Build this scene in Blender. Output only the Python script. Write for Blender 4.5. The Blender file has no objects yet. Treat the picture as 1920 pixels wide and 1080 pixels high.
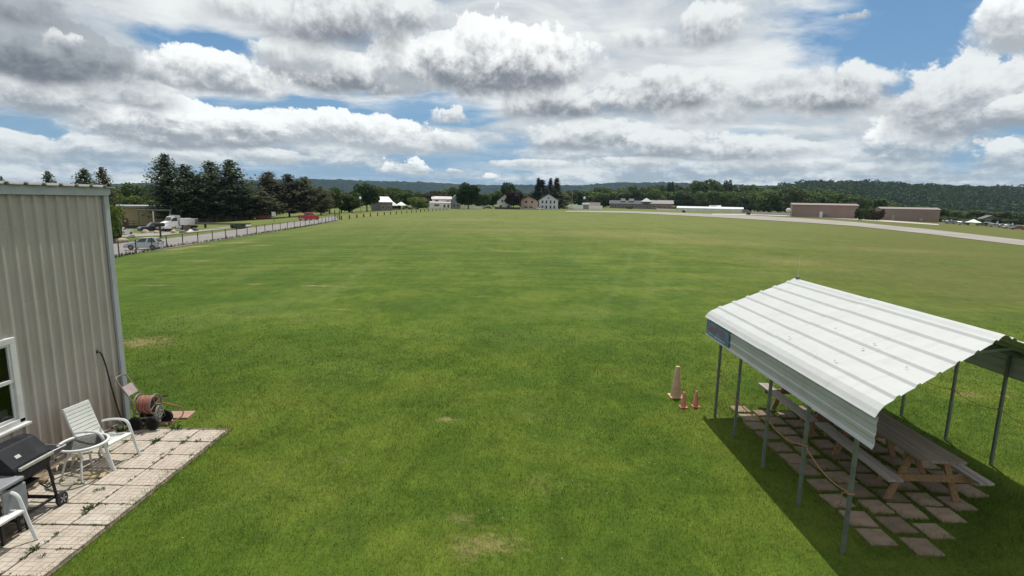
import bpy, bmesh, math, random
import numpy as np
from mathutils import Vector, Matrix
random.seed(7); RNG = np.random.default_rng(7)
D = bpy.data; SC = bpy.context.scene; COL = SC.collection
PI = math.pi
# ---------------------------------------------------------------- camera model (webcam on a mast, 4.2 m up)
F = 1000.0; H = 4.2; PITCH = math.atan(162/1000); ROLL = math.radians(1.1)
_c, _s = math.cos(ROLL), math.sin(ROLL); _cp, _sp = math.cos(PITCH), math.sin(PITCH)
def ray(px, py):
    u = (px-960)/F; v = (540-py)/F
    u2 = u*_c-v*_s; v2 = u*_s+v*_c
    return (u2, _cp+v2*_sp, -_sp+v2*_cp)
def proj(x, y, z):
    z -= H
    d = y*_cp-z*_sp; v2 = (y*_sp+z*_cp)/d; u2 = x/d
    return 960+F*(u2*_c+v2*_s), 540-F*(-u2*_s+v2*_c)
def gz(x, y):
    """height of the terrain: level around the house, falling gently away to both sides in the distance"""
    t = max(0.0, y-14.0); s = t*t/(t+15.0)
    u = min(1.1, max(-1.1, x/max(y, 1.0)))
    k = 0.0459*(u/.75)**2 if u < 0 else 0.012*(u/.94)**2
    return -k*min(s, 1200)
def G(px, py, dz=0.0):
    r = ray(px, py); lo, hi = 0.5, 4000.0
    for _ in range(60):
        m = (lo+hi)/2
        if H+r[2]*m > gz(r[0]*m, r[1]*m)+dz: lo = m
        else: hi = m
    return (r[0]*lo, r[1]*lo, gz(r[0]*lo, r[1]*lo)+dz)
def at(px, Y):
    lo, hi = -3*Y, 3*Y
    for _ in range(60):
        m = (lo+hi)/2
        if proj(m, Y, gz(m, Y))[0] < px: lo = m
        else: hi = m
    return (lo, Y, gz(lo, Y))
def hgt(p, row):
    lo, hi = -5.0, 900.0
    for _ in range(60):
        m = (lo+hi)/2
        z = p[2]+m-H; d = p[1]*_cp-z*_sp
        if d > .1 and proj(p[0], p[1], p[2]+m)[1] > row: lo = m
        else: hi = m
    return lo
# ---------------------------------------------------------------- objects
def setp(o, label=None, cat=None, group=None, kind=None):
    if label: o['label'] = label
    if cat: o['category'] = cat
    if group: o['group'] = group
    if kind: o['kind'] = kind
    return o
def thing(name, label, cat, loc=(0, 0, 0), rz=0.0, group=None, scale=1.0):
    o = D.objects.new(name, None); COL.objects.link(o)
    o.empty_display_size = .1
    o.location = loc; o.rotation_euler = (0, 0, rz)
    o.scale = (scale,)*3 if isinstance(scale, (int, float)) else scale
    return setp(o, label, cat, group)
class MB:
    def __init__(s): s.v = []; s.f = []
    def add(s, vs, fs):
        b = len(s.v); s.v += [tuple(v) for v in vs]; s.f += [tuple(i+b for i in f) for f in fs]; return s
    def box(s, cx, cy, cz, sx, sy, sz, rot=None, top=(1, 1)):
        vs = []
        for z in (-.5, .5):
            k = top if z > 0 else (1, 1)
            for x, y in ((-.5, -.5), (.5, -.5), (.5, .5), (-.5, .5)): vs.append(Vector((x*sx*k[0], y*sy*k[1], z*sz)))
        if rot is not None: vs = [rot @ v for v in vs]
        vs = [v+Vector((cx, cy, cz)) for v in vs]
        return s.add(vs, [(3, 2, 1, 0), (4, 5, 6, 7), (0, 1, 5, 4), (1, 2, 6, 5), (2, 3, 7, 6), (3, 0, 4, 7)])
    def bar(s, a, b, w, t, up=(0, 0, 1)):
        a = Vector(a); b = Vector(b); d = (b-a); L = d.length; d.normalize()
        x = d.cross(Vector(up))
        if x.length < 1e-4: x = d.cross(Vector((1, 0, 0)))
        x.normalize(); y = x.cross(d).normalized()
        R = Matrix((x, d, y)).transposed()
        c = (a+b)/2
        return s.box(c.x, c.y, c.z, w, L, t, R)
    def tube(s, pts, r, n=8, closed=False, flat=1.0):
        pts = [Vector(p) for p in pts]; m = len(pts); rs = r if isinstance(r, (list, tuple)) else [r]*m
        vs = []; nrm = None
        for i, p in enumerate(pts):
            if closed: t = pts[(i+1) % m]-pts[i-1]
            else: t = pts[min(i+1, m-1)]-pts[max(i-1, 0)]
            t.normalize()
            if nrm is None:
                nrm = t.orthogonal().normalized() if abs(t.z) > .9 else t.cross(Vector((0, 0, 1))).normalized()
            nrm = (nrm-t*nrm.dot(t)).normalized(); b = t.cross(nrm)
            for k in range(n):
                a = 2*PI*k/n; vs.append(p+nrm*(math.cos(a)*rs[i])+b*(math.sin(a)*rs[i]*flat))
        fs = []
        for i in range(m if closed else m-1):
            j = (i+1) % m
            for k in range(n): fs.append((i*n+k, i*n+(k+1) % n, j*n+(k+1) % n, j*n+k))
        if not closed: fs.append(tuple(range(n))[::-1]); fs.append(tuple((m-1)*n+k for k in range(n)))
        return s.add(vs, fs)
    def lathe(s, prof, c=(0, 0, 0), n=24, axis='z'):
        vs = []; fs = []; m = len(prof)
        for r, z in prof:
            for k in range(n):
                a = 2*PI*k/n; x, y = r*math.cos(a), r*math.sin(a)
                v = {'z': (x, y, z), 'y': (x, z, -y), 'x': (z, x, y)}[axis]
                vs.append((v[0]+c[0], v[1]+c[1], v[2]+c[2]))
        for i in range(m-1):
            for k in range(n): fs.append((i*n+k, i*n+(k+1) % n, (i+1)*n+(k+1) % n, (i+1)*n+k))
        if prof[0][0] > 1e-6: fs.append(tuple(range(n))[::-1])
        if prof[-1][0] > 1e-6: fs.append(tuple((m-1)*n+k for k in range(n)))
        return s.add(vs, fs)
    def prism(s, poly, a, b, axis='y'):
        """poly in the plane across `axis`, extruded from a to b"""
        n = len(poly); vs = []
        for t in (a, b):
            for p, q in poly:
                vs.append({'y': (p, t, q), 'x': (t, p, q), 'z': (p, q, t)}[axis])
        fs = [tuple(range(n)), tuple(range(2*n-1, n-1, -1))]
        for i in range(n): fs.append((i, i+n, (i+1) % n+n, (i+1) % n))
        return s.add(vs, fs)
    def sheet(s, prof, stations):
        """open profile (list of xz) swept along y stations -> surface"""
        n = len(prof); vs = [(x, y, z) for y in stations for x, z in prof]; fs = []
        for j in range(len(stations)-1):
            for i in range(n-1): fs.append((j*n+i, j*n+i+1, (j+1)*n+i+1, (j+1)*n+i))
        return s.add(vs, fs)
    def quad(s, *p): return s.add(p, [tuple(range(len(p)))])
def newmesh(name, v, f):
    me = D.meshes.new(name); me.from_pydata(v, [], f); me.validate(); return me
def obj(name, mb, m, parent=None, smooth=False, bevel=0.0, solid=0.0, fixn=True, loc=None):
    me = newmesh(name, mb.v, mb.f)
    if fixn:
        bm = bmesh.new(); bm.from_mesh(me); bmesh.ops.recalc_face_normals(bm, faces=bm.faces); bm.to_mesh(me); bm.free()
    me.materials.append(m)
    o = D.objects.new(name, me); COL.objects.link(o)
    if parent is not None: o.parent = parent
    if loc is not None: o.location = loc
    if smooth:
        me.polygons.foreach_set('use_smooth', [True]*len(me.polygons))
        try: me.set_sharp_from_angle(angle=math.radians(40))
        except Exception: pass
    if solid:
        md = o.modifiers.new('solid', 'SOLIDIFY'); md.thickness = solid; md.offset = 0
    if bevel:
        md = o.modifiers.new('bevel', 'BEVEL'); md.width = bevel; md.segments = 2; md.limit_method = 'ANGLE'; md.angle_limit = math.radians(35)
    return o
def dup(root, loc, rz=None, label=None, scale=None):
    r = root.copy(); COL.objects.link(r); r.location = loc
    if rz is not None: r.rotation_euler = (0, 0, rz)
    if scale is not None: r.scale = (scale,)*3 if isinstance(scale, (int, float)) else scale
    if label: r['label'] = label
    for ch in list(root.children):
        c = ch.copy(); COL.objects.link(c); c.parent = r
        for g in list(ch.children):
            q = g.copy(); COL.objects.link(q); q.parent = c
    return r
def npmesh(name, V, Fq, nv, m, smooth=False):
    """big mesh from numpy: V (n,3), Fq flat loop indices, nv vertices per face"""
    me = D.meshes.new(name); me.vertices.add(len(V)); me.vertices.foreach_set('co', V.astype(np.float32).ravel())
    nf = len(Fq)//nv; me.loops.add(len(Fq)); me.loops.foreach_set('vertex_index', Fq.astype(np.int32))
    me.polygons.add(nf); me.polygons.foreach_set('loop_start', np.arange(0, nf*nv, nv, dtype=np.int32))
    if smooth: me.polygons.foreach_set('use_smooth', np.ones(nf, bool))
    me.update(calc_edges=True); me.materials.append(m); return me
# ---------------------------------------------------------------- node helper
class NT:
    def __init__(s, tree): s.t = tree; s.N = tree.nodes; s.L = tree.links
    def inp(s, node, key, val):
        sock = node.inputs[key]
        if isinstance(val, bpy.types.NodeSocket): s.L.new(val, sock)
        elif val is not None:
            try: sock.default_value = val
            except Exception:
                sock.default_value = (*val, 1.0) if len(val) == 3 else val
    def n(s, typ, ins=None, **props):
        nd = s.N.new(typ)
        for k, v in props.items(): setattr(nd, k, v)
        for k, v in (ins or {}).items(): s.inp(nd, k, v)
        return nd
    def m(s, op, a, b=None, c=None, clamp=False):
        nd = s.N.new('ShaderNodeMath'); nd.operation = op; nd.use_clamp = clamp
        for i, v in enumerate((a, b, c)):
            if v is not None: s.inp(nd, i, v)
        return nd.outputs[0]
    def vm(s, op, a, b=None, out=0):
        nd = s.N.new('ShaderNodeVectorMath'); nd.operation = op
        s.inp(nd, 0, a)
        if b is not None: s.inp(nd, 1, b)
        return nd.outputs[out]
    def ss(s, v, a, b, lo=0.0, hi=1.0, kind='SMOOTHSTEP'):
        nd = s.N.new('ShaderNodeMapRange'); nd.interpolation_type = kind
        for k, q in zip((0, 1, 2, 3, 4), (v, a, b, lo, hi)): s.inp(nd, k, q)
        return nd.outputs[0]
    def mix(s, f, a, b, blend='MIX'):
        nd = s.N.new('ShaderNodeMix'); nd.data_type = 'RGBA'; nd.blend_type = blend
        s.inp(nd, 0, f); s.inp(nd, 6, a if isinstance(a, bpy.types.NodeSocket) else (*a[:3], 1)); s.inp(nd, 7, b if isinstance(b, bpy.types.NodeSocket) else (*b[:3], 1))
        return nd.outputs[2]
    def noise(s, vec, scale, detail=4, rough=.55, dist=0.0):
        return s.n('ShaderNodeTexNoise', {'Vector': vec, 'Scale': scale, 'Detail': detail, 'Roughness': rough, 'Distortion': dist}).outputs[0]
    def comb(s, x, y, z=0.0):
        return s.n('ShaderNodeCombineXYZ', {0: x, 1: y, 2: z}).outputs[0]
    def scale(s, vec, sc): return s.vm('MULTIPLY', vec, sc)
def newmat(name):
    m = D.materials.new(name); m.use_nodes = True; nt = NT(m.node_tree)
    b = m.node_tree.nodes['Principled BSDF']; return m, nt, b
def mat(name, col, rough=.6, metal=0.0, var=.15, vs=3.0, bump=0.0, bs=40.0, spec=.4, dirt=None, dscale=2.0, damt=.5, island=0.0, coat=0.0):
    """everyday surface: base colour broken up by noise, optional dirt and fine bump"""
    m, nt, b = newmat(name)
    tc = nt.n('ShaderNodeTexCoord').outputs['Object']
    n1 = nt.noise(tc, vs, 5, .6)
    f = nt.ss(n1, .3, .7, 1-var, 1+var, 'LINEAR')
    c = nt.mix(1.0, col, nt.comb(f, f, f), 'MULTIPLY')
    if island:
        r = nt.n('ShaderNodeNewGeometry').outputs['Random Per Island']
        g = nt.ss(r, 0, 1, 1-island, 1+island, 'LINEAR'); c = nt.mix(1.0, c, nt.comb(g, g, g), 'MULTIPLY')
    if dirt:
        d = nt.ss(nt.noise(tc, dscale, 7, .65), .48, .72, 0, damt); c = nt.mix(d, c, dirt)
    nt.inp(b, 'Base Color', c); b.inputs['Roughness'].default_value = rough; b.inputs['Metallic'].default_value = metal
    b.inputs['Specular IOR Level'].default_value = spec
    if coat: b.inputs['Coat Weight'].default_value = coat; b.inputs['Coat Roughness'].default_value = .08
    if bump:
        bn = nt.n('ShaderNodeBump', {'Strength': bump, 'Distance': .01, 'Height': nt.noise(tc, bs, 4, .6)})
        nt.inp(b, 'Normal', bn.outputs[0])
    return m
# ---------------------------------------------------------------- camera, sun, sky
cam_d = D.cameras.new('webcam'); cam = D.objects.new('camera', cam_d); COL.objects.link(cam); SC.camera = cam
cam_d.sensor_width = 36; cam_d.lens = F/1920*36; cam_d.clip_start = .05; cam_d.clip_end = 20000
fw = Vector(ray(960, 540)).normalized(); X_ = Vector((1, 0, 0)); U_ = Vector((0, _sp, _cp))
rt = X_*_c+U_*_s; upv = U_*_c-X_*_s
cam.matrix_world = Matrix(((rt.x, upv.x, -fw.x, 0), (rt.y, upv.y, -fw.y, 0), (rt.z, upv.z, -fw.z, H), (0, 0, 0, 1)))
SUN = Vector((.10, .40, 1.0)).normalized()
sd = D.lights.new('sun', 'SUN'); sd.energy = 4.2; sd.angle = math.radians(.55); sd.color = (1, .955, .88)
so = D.objects.new('sun', sd); COL.objects.link(so); so.rotation_euler = SUN.to_track_quat('Z', 'Y').to_euler(); so.location = (0, 0, 60)
SC.view_settings.view_transform = 'Standard'; SC.view_settings.look = 'None'; SC.view_settings.exposure = .12; SC.view_settings.gamma = 1
W = D.worlds.new('World'); SC.world = W; W.use_nodes = True
def build_sky():
    W.node_tree.nodes.clear(); nt = NT(W.node_tree)
    dirv = nt.n('ShaderNodeTexCoord').outputs['Generated']
    sx = nt.n('ShaderNodeSeparateXYZ', {0: dirv}); dx, dy, dz = sx.outputs
    az = nt.m('MULTIPLY', nt.m('ARCTAN2', dx, dy), 180/PI); el = nt.m('MULTIPLY', nt.m('ARCSINE', dz), 180/PI)
    ell = nt.m('MAXIMUM', el, -1.0)
    # cumulus noise: puffs shrink towards the horizon
    lv = nt.m('LOGARITHM', nt.m('ADD', ell, 9.0), 2.71828)
    pa = nt.m('MULTIPLY', az, .135); pe = nt.m('MULTIPLY', lv, 3.1)
    p1 = nt.comb(pa, pe, 0.0); p1b = nt.comb(nt.m('ADD', pa, .03), nt.m('ADD', pe, .13), .0)
    def puff(p):
        a = nt.noise(p, 1.0, 8, .60, .2)
        vo = nt.n('ShaderNodeTexVoronoi', {'Vector': nt.vm('ADD', p, nt.comb(nt.m('MULTIPLY', a, .5), nt.m('MULTIPLY', a, -.4), 0.0)), 'Scale': 2.3, 'Detail': 3.0, 'Roughness': .58, 'Lacunarity': 2.3}, feature='F1', voronoi_dimensions='2D', normalize=True).outputs[0]
        return nt.m('ADD', nt.m('MULTIPLY', nt.m('SUBTRACT', a, .5), 1.0), nt.m('MULTIPLY', nt.m('SUBTRACT', .40, vo), .95))
    n0 = puff(p1); n1 = puff(p1b)
    relief = nt.m('SUBTRACT', n0, n1)
    fine = nt.noise(nt.comb(nt.m('MULTIPLY', az, .55), nt.m('MULTIPLY', lv, 10.0), 3.0), 1.0, 5, .62)
    # high thin veil on a flat layer
    inv = nt.m('DIVIDE', 1.0, nt.m('ADD', nt.m('MAXIMUM', dz, 0.0), .16))
    q = nt.comb(nt.m('MULTIPLY', dx, inv), nt.m('MULTIPLY', dy, inv), 0.0)
    qs = nt.n('ShaderNodeMapping', {'Vector': q, 'Rotation': (0, 0, .6), 'Scale': (1.5, 2.3, 1)}).outputs[0]
    veil = nt.noise(qs, 1.2, 8, .60, .35)
    veil2 = nt.noise(q, 1.3, 4, .55)
    # blue behind
    sky = nt.n('ShaderNodeTexSky', sky_type='NISHITA', sun_disc=False, sun_elevation=math.asin(SUN.z), sun_rotation=math.atan2(SUN.x, SUN.y), altitude=200.0, air_density=1.0, dust_density=.6, ozone_density=1.6)
    skyc = nt.scale(sky.outputs[0], (.085*.86, .085*.98, .085*1.06))
    skyc = nt.mix(nt.ss(el, 1.0, 12.0, .75, .0), skyc, (.27, .40, .56)); skyc = nt.mix(.45, skyc, (.085, .25, .46))
    def azel(px, py):
        r = ray(px, py); L = math.sqrt(sum(k*k for k in r))
        return math.degrees(math.atan2(r[0], r[1])), math.degrees(math.asin(r[2]/L))
    # gaps in the veil where blue shows
    gaps = [(1700, 60, 310, 150, 1.0), (1880, 190, 130, 120, .95), (1800, 272, 90, 60, .95), (570, 214, 270, 34, 1.0), (800, 210, 150, 44, .95), (60, 238, 150, 30, .95), (390, 85, 130, 34, 1.0), (700, 75, 110, 26, .6),
            (620, 330, 330, 24, .75), (880, 296, 170, 46, .75), (950, 345, 120, 12, .5), (1130, 190, 80, 26, .4), (1400, 250, 60, 16, .35), (330, 320, 160, 20, .35)]
    gsum = None
    for cx, cy, rx, ry, w in gaps:
        a, e = azel(cx, cy); a2, _ = azel(cx+rx, cy); _, e2 = azel(cx, cy-ry)
        u = nt.m('MULTIPLY', nt.m('SUBTRACT', az, a), 1/(a2-a)); v = nt.m('MULTIPLY', nt.m('SUBTRACT', el, e), 1/(e2-e))
        d = nt.vm('LENGTH', nt.comb(u, v), out=1)
        d = nt.m('ADD', d, nt.m('MULTIPLY', nt.m('SUBTRACT', veil, .5), 1.6))
        g = nt.ss(d, .45, 1.15, w, 0)
        gsum = g if gsum is None else nt.m('MAXIMUM', gsum, g)
    cover = nt.m('SUBTRACT', nt.ss(veil, .30, .56, .72, 1.0), gsum, clamp=True)
    vb = nt.ss(nt.m('ADD', nt.m('MULTIPLY', veil, .6), nt.m('MULTIPLY', veil2, .5)), .40, .72)
    veilc = nt.mix(vb, (.50, .535, .56), (.83, .855, .85))
    band = nt.ss(nt.m('ADD', nt.noise(nt.comb(nt.m('MULTIPLY', az, .11), nt.m('MULTIPLY', el, .46), 1.0), 1.0, 7, .6), nt.m('MULTIPLY', relief, .5)), .36, .66)
    bandc = nt.mix(band, (.33, .39, .45), (.73, .76, .765))
    veilc = nt.mix(nt.ss(el, 3.0, 9.5), bandc, veilc)
    col = nt.mix(cover, skyc, veilc)
    WH = (.95, .965, .95); W2 = (.80, .825, .82); GR = (.205, .22, .25); G2 = (.29, .315, .35); G3 = (.40, .43, .46); BL = (.30, .36, .42); GD = (.135, .148, .175)
    # the cumulus, far ones first: centre column, base row, half width, height (all in photo pixels), lit colour, base colour, softness, ragged
    CL = [
        (770, 330, 66, 30, WH, G3, .5, 1.1), (852, 328, 22, 14, W2, G3, .5, 1.0), (918, 335, 16, 12, WH, W2, .5, 1.0), (500, 306, 80, 30, W2, G3, .5, .8), (330, 312, 120, 34, W2, G3, .7, .8),
        (1000, 318, 120, 20, W2, G3, .7, .8), (1190, 318, 140, 26, W2, G3, .7, .8), (1450, 322, 190, 26, W2, G3, .7, .8), (1660, 330, 130, 30, W2, G3, .7, .8),
        (40, 305, 110, 62, W2, G3, .45, .9), (190, 300, 110, 50, W2, BL, .5, .8), (1870, 335, 70, 90, W2, BL, .5, .9),
        (1110, 284, 150, 62, W2, G2, .45, .9), (1265, 302, 150, 56, W2, G2, .6, .9), (1390, 312, 120, 62, W2, G2, .7, .9), (1480, 300, 110, 40, W2, G3, .8, .9), 
        (800, 288, 130, 44, W2, G3, .45, .9), (700, 282, 150, 62, WH, G3, .35, .9), (580, 272, 130, 70, WH, G3, .28, .9), (330, 276, 190, 96, WH, G2, .28, 1.0), (452, 275, 95, 70, WH, G2, .3, .9),
        (1690, 312, 125, 100, WH, BL, .4, 1.0), (850, 236, 58, 36, W2, G3, .55, .8), 
        (1790, 262, 190, 150, W2, G2, .4, 1.0), (1905, 245, 90, 70, W2, G2, .5, 1.0), (1560, 220, 200, 92, W2, GR, .7, 1.0), (1340, 240, 130, 56, W2, G3, .7, .9), (1240, 216, 170, 92, W2, GR, .6, 1.0), (1420, 215, 90, 66, W2, G2, .8, .9),
        (1040, 228, 130, 74, W2, GR, .55, 1.0), 
        (640, 176, 230, 82, WH, GR, .45, 1.0), (410, 180, 160, 92, WH, G2, .35, 1.0), (770, 172, 110, 100, WH, G3, .4, 1.0), (560, 140, 130, 66, W2, G3, .6, .9), (80, 218, 150, 80, W2, G2, .45, 1.0), (240, 205, 120, 60, W2, G2, .55, 1.0),
        (1010, 162, 150, 100, WH, G2, .5, 1.0), (930, 180, 165, 148, WH, GR, .34, 1.05), 
        (1325, 96, 80, 92, W2, G2, .7, 1.0), (1200, 100, 90, 50, W2, G3, .9, .9), (1480, 175, 120, 50, W2, G3, .9, .8),
        (620, 98, 170, 140, W2, GR, .6, 1.0), (730, 66, 150, 90, W2, G2, .8, 1.0), (480, 60, 150, 80, W2, G3, .8, .9),
        (95, 168, 220, 130, G3, GD, .5, 1.0), (112, 96, 44, 44, W2, G2, .9, 1.7), (40, 52, 130, 70, G3, GR, .8, 1.0),
        (1600, 40, 40, 24, W2, G3, .6, .8), (1905, 95, 100, 150, WH, G3, .3, .9)
    ]
    ae = nt.comb(az, el, 0.0)
    shade0 = nt.m('ADD', nt.m('MULTIPLY', relief, 1.2), nt.m('MULTIPLY', nt.m('SUBTRACT', fine, .5), .55))
    nsm = nt.m('ADD', nt.m('MULTIPLY', n0, .7), nt.m('MULTIPLY', nt.m('SUBTRACT', fine, .55), 2.6))
    for cx, base, rx, h, top, bas, soft, rag in CL:
        a, e = azel(cx, base); a2, _ = azel(cx+rx, base); _, e2 = azel(cx, base-h); ku, kv = 1/(a2-a), 1/(e2-e)
        ma = nt.N.new('ShaderNodeVectorMath'); ma.operation = 'MULTIPLY_ADD'; nt.L.new(ae, ma.inputs[0]); ma.inputs[1].default_value = (ku, kv, 0); ma.inputs[2].default_value = (-a*ku, -e*kv, 0)
        sp = nt.n('ShaderNodeSeparateXYZ', {0: ma.outputs[0]}); u, v = sp.outputs[0], sp.outputs[1]
        # flat base, domed top
        w = nt.m('MULTIPLY_ADD', v, 1/.72, -.28/.72); w = nt.m('MAXIMUM', w, nt.m('MULTIPLY', w, -.72/.36))
        r2 = nt.m('MULTIPLY_ADD', u, u, nt.m('MULTIPLY', w, w))
        t = nt.m('SUBTRACT', nt.m('MULTIPLY_ADD', n0 if rx > 70 else nsm, 1.0*rag, 1.0), nt.m('SQRT', r2))
        al = nt.ss(t, 0.0, nt.ss(v, 0.1, .8, soft*1.7, soft*.30, 'LINEAR'), 0, .97)
        sh = nt.m('ADD', v, shade0)
        sh = nt.ss(nt.m('MULTIPLY_ADD', t, -.16, sh), -.10, .80)
        col = nt.mix(al, col, nt.mix(sh, bas, top))
    below = nt.ss(el, -3.0, .2)
    col = nt.mix(below, (.12, .14, .10), col)
    bg = nt.n('ShaderNodeBackground', {'Color': col, 'Strength': 1.0})
    out = nt.n('ShaderNodeOutputWorld', {'Surface': bg.outputs[0]})
build_sky()
W.cycles.sampling_method = 'NONE'
SC.cycles.max_bounces = 5; SC.cycles.diffuse_bounces = 3; SC.cycles.glossy_bounces = 3; SC.cycles.transmission_bounces = 4; SC.cycles.transparent_max_bounces = 8; SC.cycles.caustics_reflective = False; SC.cycles.caustics_refractive = False
# ---------------------------------------------------------------- air
def build_haze():
    m = D.materials.new('haze_air'); m.use_nodes = True; nt = NT(m.node_tree); m.node_tree.nodes.clear()
    v = nt.n('ShaderNodeVolumePrincipled', {'Color': (.52, .76, 1.0, 1), 'Density': HAZE, 'Anisotropy': .25})
    nt.n('ShaderNodeOutputMaterial', {'Volume': v.outputs[0]})
    b = MB().box(0, 2200, 0, 11000, 6200, 1); o = obj('haze', b, m)
    zlo, zhi = -62.0, 330.0
    for vt in o.data.vertices: vt.co.z = zlo if vt.co.z < 0 else zhi
    setp(o, 'pale thin haze over the distant hills', 'haze', kind='stuff')
HAZE = .000045
build_haze()
# ---------------------------------------------------------------- lawn colour, shared by the ground sheet and the blades
DRY = []   # (x, y, rx, ry, weight) straw-coloured patches of the lawn
for px, py, rx, ry, w in [(268, 642, 90, 16, .75), (900, 1020, 110, 40, .5), (860, 970, 50, 16, .35), (835, 786, 40, 5, .7), (600, 536, 60, 2.0, .8), (478, 533, 30, 2.2, .6), (290, 535, 60, 2.0, .6), (380, 489, 40, 2.5, .6), (370, 462, 40, 3, .9), (450, 455, 50, 2.5, .6), (330, 467, 30, 3, .9),
                              (700, 402, 50, 4, .55), (880, 412, 110, 3, .5), (1180, 440, 260, 12, .4), (950, 432, 250, 7, .32), (1330, 455, 180, 10, .35), (1480, 490, 130, 14, .42), (1540, 545, 100, 14, .28), (640, 862, 40, 12, .2), (1010, 905, 60, 30, .12), (1820, 740, 40, 8, .5), (1880, 742, 26, 4, .8), (640, 580, 26, 3, .6), (560, 600, 40, 3, .2), (490, 460, 30, 2, .7), (800, 620, 60, 6, .1), (1700, 470, 200, 8, .25), (1000, 780, 90, 16, .10)]:
    g = G(px, py); g2 = G(px+rx, py); g3 = G(px, py-ry); g4 = G(px, py+ry)
    DRY.append((g[0], g[1], g2[0]-g[0], (g3[1]-g4[1])/2, w))
def lawn_group():
    g = D.node_groups.new('lawn_colour', 'ShaderNodeTree')
    g.interface.new_socket('Color', in_out='OUTPUT', socket_type='NodeSocketColor')
    g.interface.new_socket('Dry', in_out='OUTPUT', socket_type='NodeSocketFloat')
    nt = NT(g); go = nt.n('NodeGroupOutput')
    P = nt.n('ShaderNodeNewGeometry').outputs['Position']
    s = nt.n('ShaderNodeSeparateXYZ', {0: P}); x, y, z = s.outputs
    P2 = nt.comb(x, y, 0.0)
    big = nt.noise(P2, .045, 5, .6); mid = nt.noise(P2, .34, 5, .62, .4); sml = nt.noise(P2, 2.2, 5, .65)
    strk = nt.noise(nt.n('ShaderNodeMapping', {'Vector': P2, 'Scale': (.08, .20, 1), 'Rotation': (0, 0, .25)}).outputs[0], 1.0, 7, .68, .6)
    strk2 = nt.noise(nt.n('ShaderNodeMapping', {'Vector': P2, 'Scale': (.30, .05, 1), 'Rotation': (0, 0, -.18)}).outputs[0], 1.0, 4, .6)
    rings = nt.n('ShaderNodeTexWave', {'Vector': nt.vm('SUBTRACT', P2, (14.0, 75.0, 0)), 'Scale': .16, 'Distortion': 5.0, 'Detail': 4.0, 'Detail Scale': .4}, wave_type='RINGS').outputs[1]
    c = nt.mix(nt.ss(nt.m('ADD', nt.m('MULTIPLY', mid, .6), nt.m('MULTIPLY', sml, .4)), .34, .66), (.044, .082, .0095), (.087, .127, .0155))
    c = nt.mix(nt.ss(mid, .46, .74, 0, .55), c, (.122, .140, .022))
    c = nt.mix(nt.ss(nt.m('ADD', big, nt.m('MULTIPLY', x, -.006)), .40, .62, 0, .55), c, (.040, .080, .010))
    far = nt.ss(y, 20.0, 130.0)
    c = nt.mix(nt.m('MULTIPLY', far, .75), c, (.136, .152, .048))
    sg = nt.ss(nt.m('ADD', nt.m('MULTIPLY', strk, .6), nt.m('MULTIPLY', strk2, .4)), .34, .66)
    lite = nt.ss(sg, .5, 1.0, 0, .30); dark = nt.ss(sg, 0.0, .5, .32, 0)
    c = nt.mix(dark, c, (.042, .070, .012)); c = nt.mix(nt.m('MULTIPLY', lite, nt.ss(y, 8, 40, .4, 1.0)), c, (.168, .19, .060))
    c = nt.mix(nt.m('MULTIPLY', nt.ss(rings, .4, 1.0, 0, .09), nt.ss(y, 16, 34)), c, (.17, .20, .07))
    for (ax, ay), (bx, by) in (((-9.5, 22), (-26, 150)), ((-7.9, 22), (-23.5, 150)), ((2.5, 16), (30, 120)), ((4.1, 16), (32, 120)), ((-20, 38), (40, 62)), ((-20, 39.7), (40, 63.7))):
        L = math.hypot(bx-ax, by-ay); nx_, ny_ = -(by-ay)/L, (bx-ax)/L          # faint wheel tracks over the field
        d = nt.m('ABSOLUTE', nt.m('ADD', nt.m('MULTIPLY_ADD', x, nx_, nt.m('MULTIPLY', y, ny_)), nt.m('MULTIPLY_ADD', nt.m('SUBTRACT', mid, .5), 1.6, -(ax*nx_+ay*ny_))))
        c = nt.mix(nt.m('MULTIPLY', nt.ss(d, .05, .45, .11, 0), nt.ss(y, 14, 26)), c, (.17, .185, .075))
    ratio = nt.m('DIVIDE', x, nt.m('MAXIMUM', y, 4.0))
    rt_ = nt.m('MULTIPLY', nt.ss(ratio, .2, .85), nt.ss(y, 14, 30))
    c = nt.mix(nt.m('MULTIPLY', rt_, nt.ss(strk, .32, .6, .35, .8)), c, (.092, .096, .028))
    # bare straw flecks
    fl = nt.noise(nt.n('ShaderNodeMapping', {'Vector': P2, 'Scale': (.30, .9, 1)}).outputs[0], 1.5, 6, .7)
    fl = nt.m('MULTIPLY', nt.ss(fl, .665, .72), nt.ss(y, 10, 20, .2, .85))
    dsum = fl
    wob = nt.m('MULTIPLY', nt.m('SUBTRACT', nt.noise(nt.n('ShaderNodeMapping', {'Vector': P2, 'Scale': (3.0, 6.0, 1)}).outputs[0], 1.0, 8, .8), .47), 5.0)
    for bx, by, rx, ry, w in DRY:
        u = nt.m('MULTIPLY', nt.m('SUBTRACT', x, bx), 1/max(rx, .1)); v = nt.m('MULTIPLY', nt.m('SUBTRACT', y, by), 1/max(ry, .1))
        d = nt.m('ADD', nt.vm('LENGTH', nt.comb(u, v), out=1), wob)
        dsum = nt.m('MAXIMUM', dsum, nt.ss(d, .1, 1.0, w, 0))
    c = nt.mix(dsum, c, (.235, .190, .088))
    nt.L.new(c, go.inputs[0]); nt.L.new(dsum, go.inputs[1]); return g
LG = lawn_group()
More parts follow.
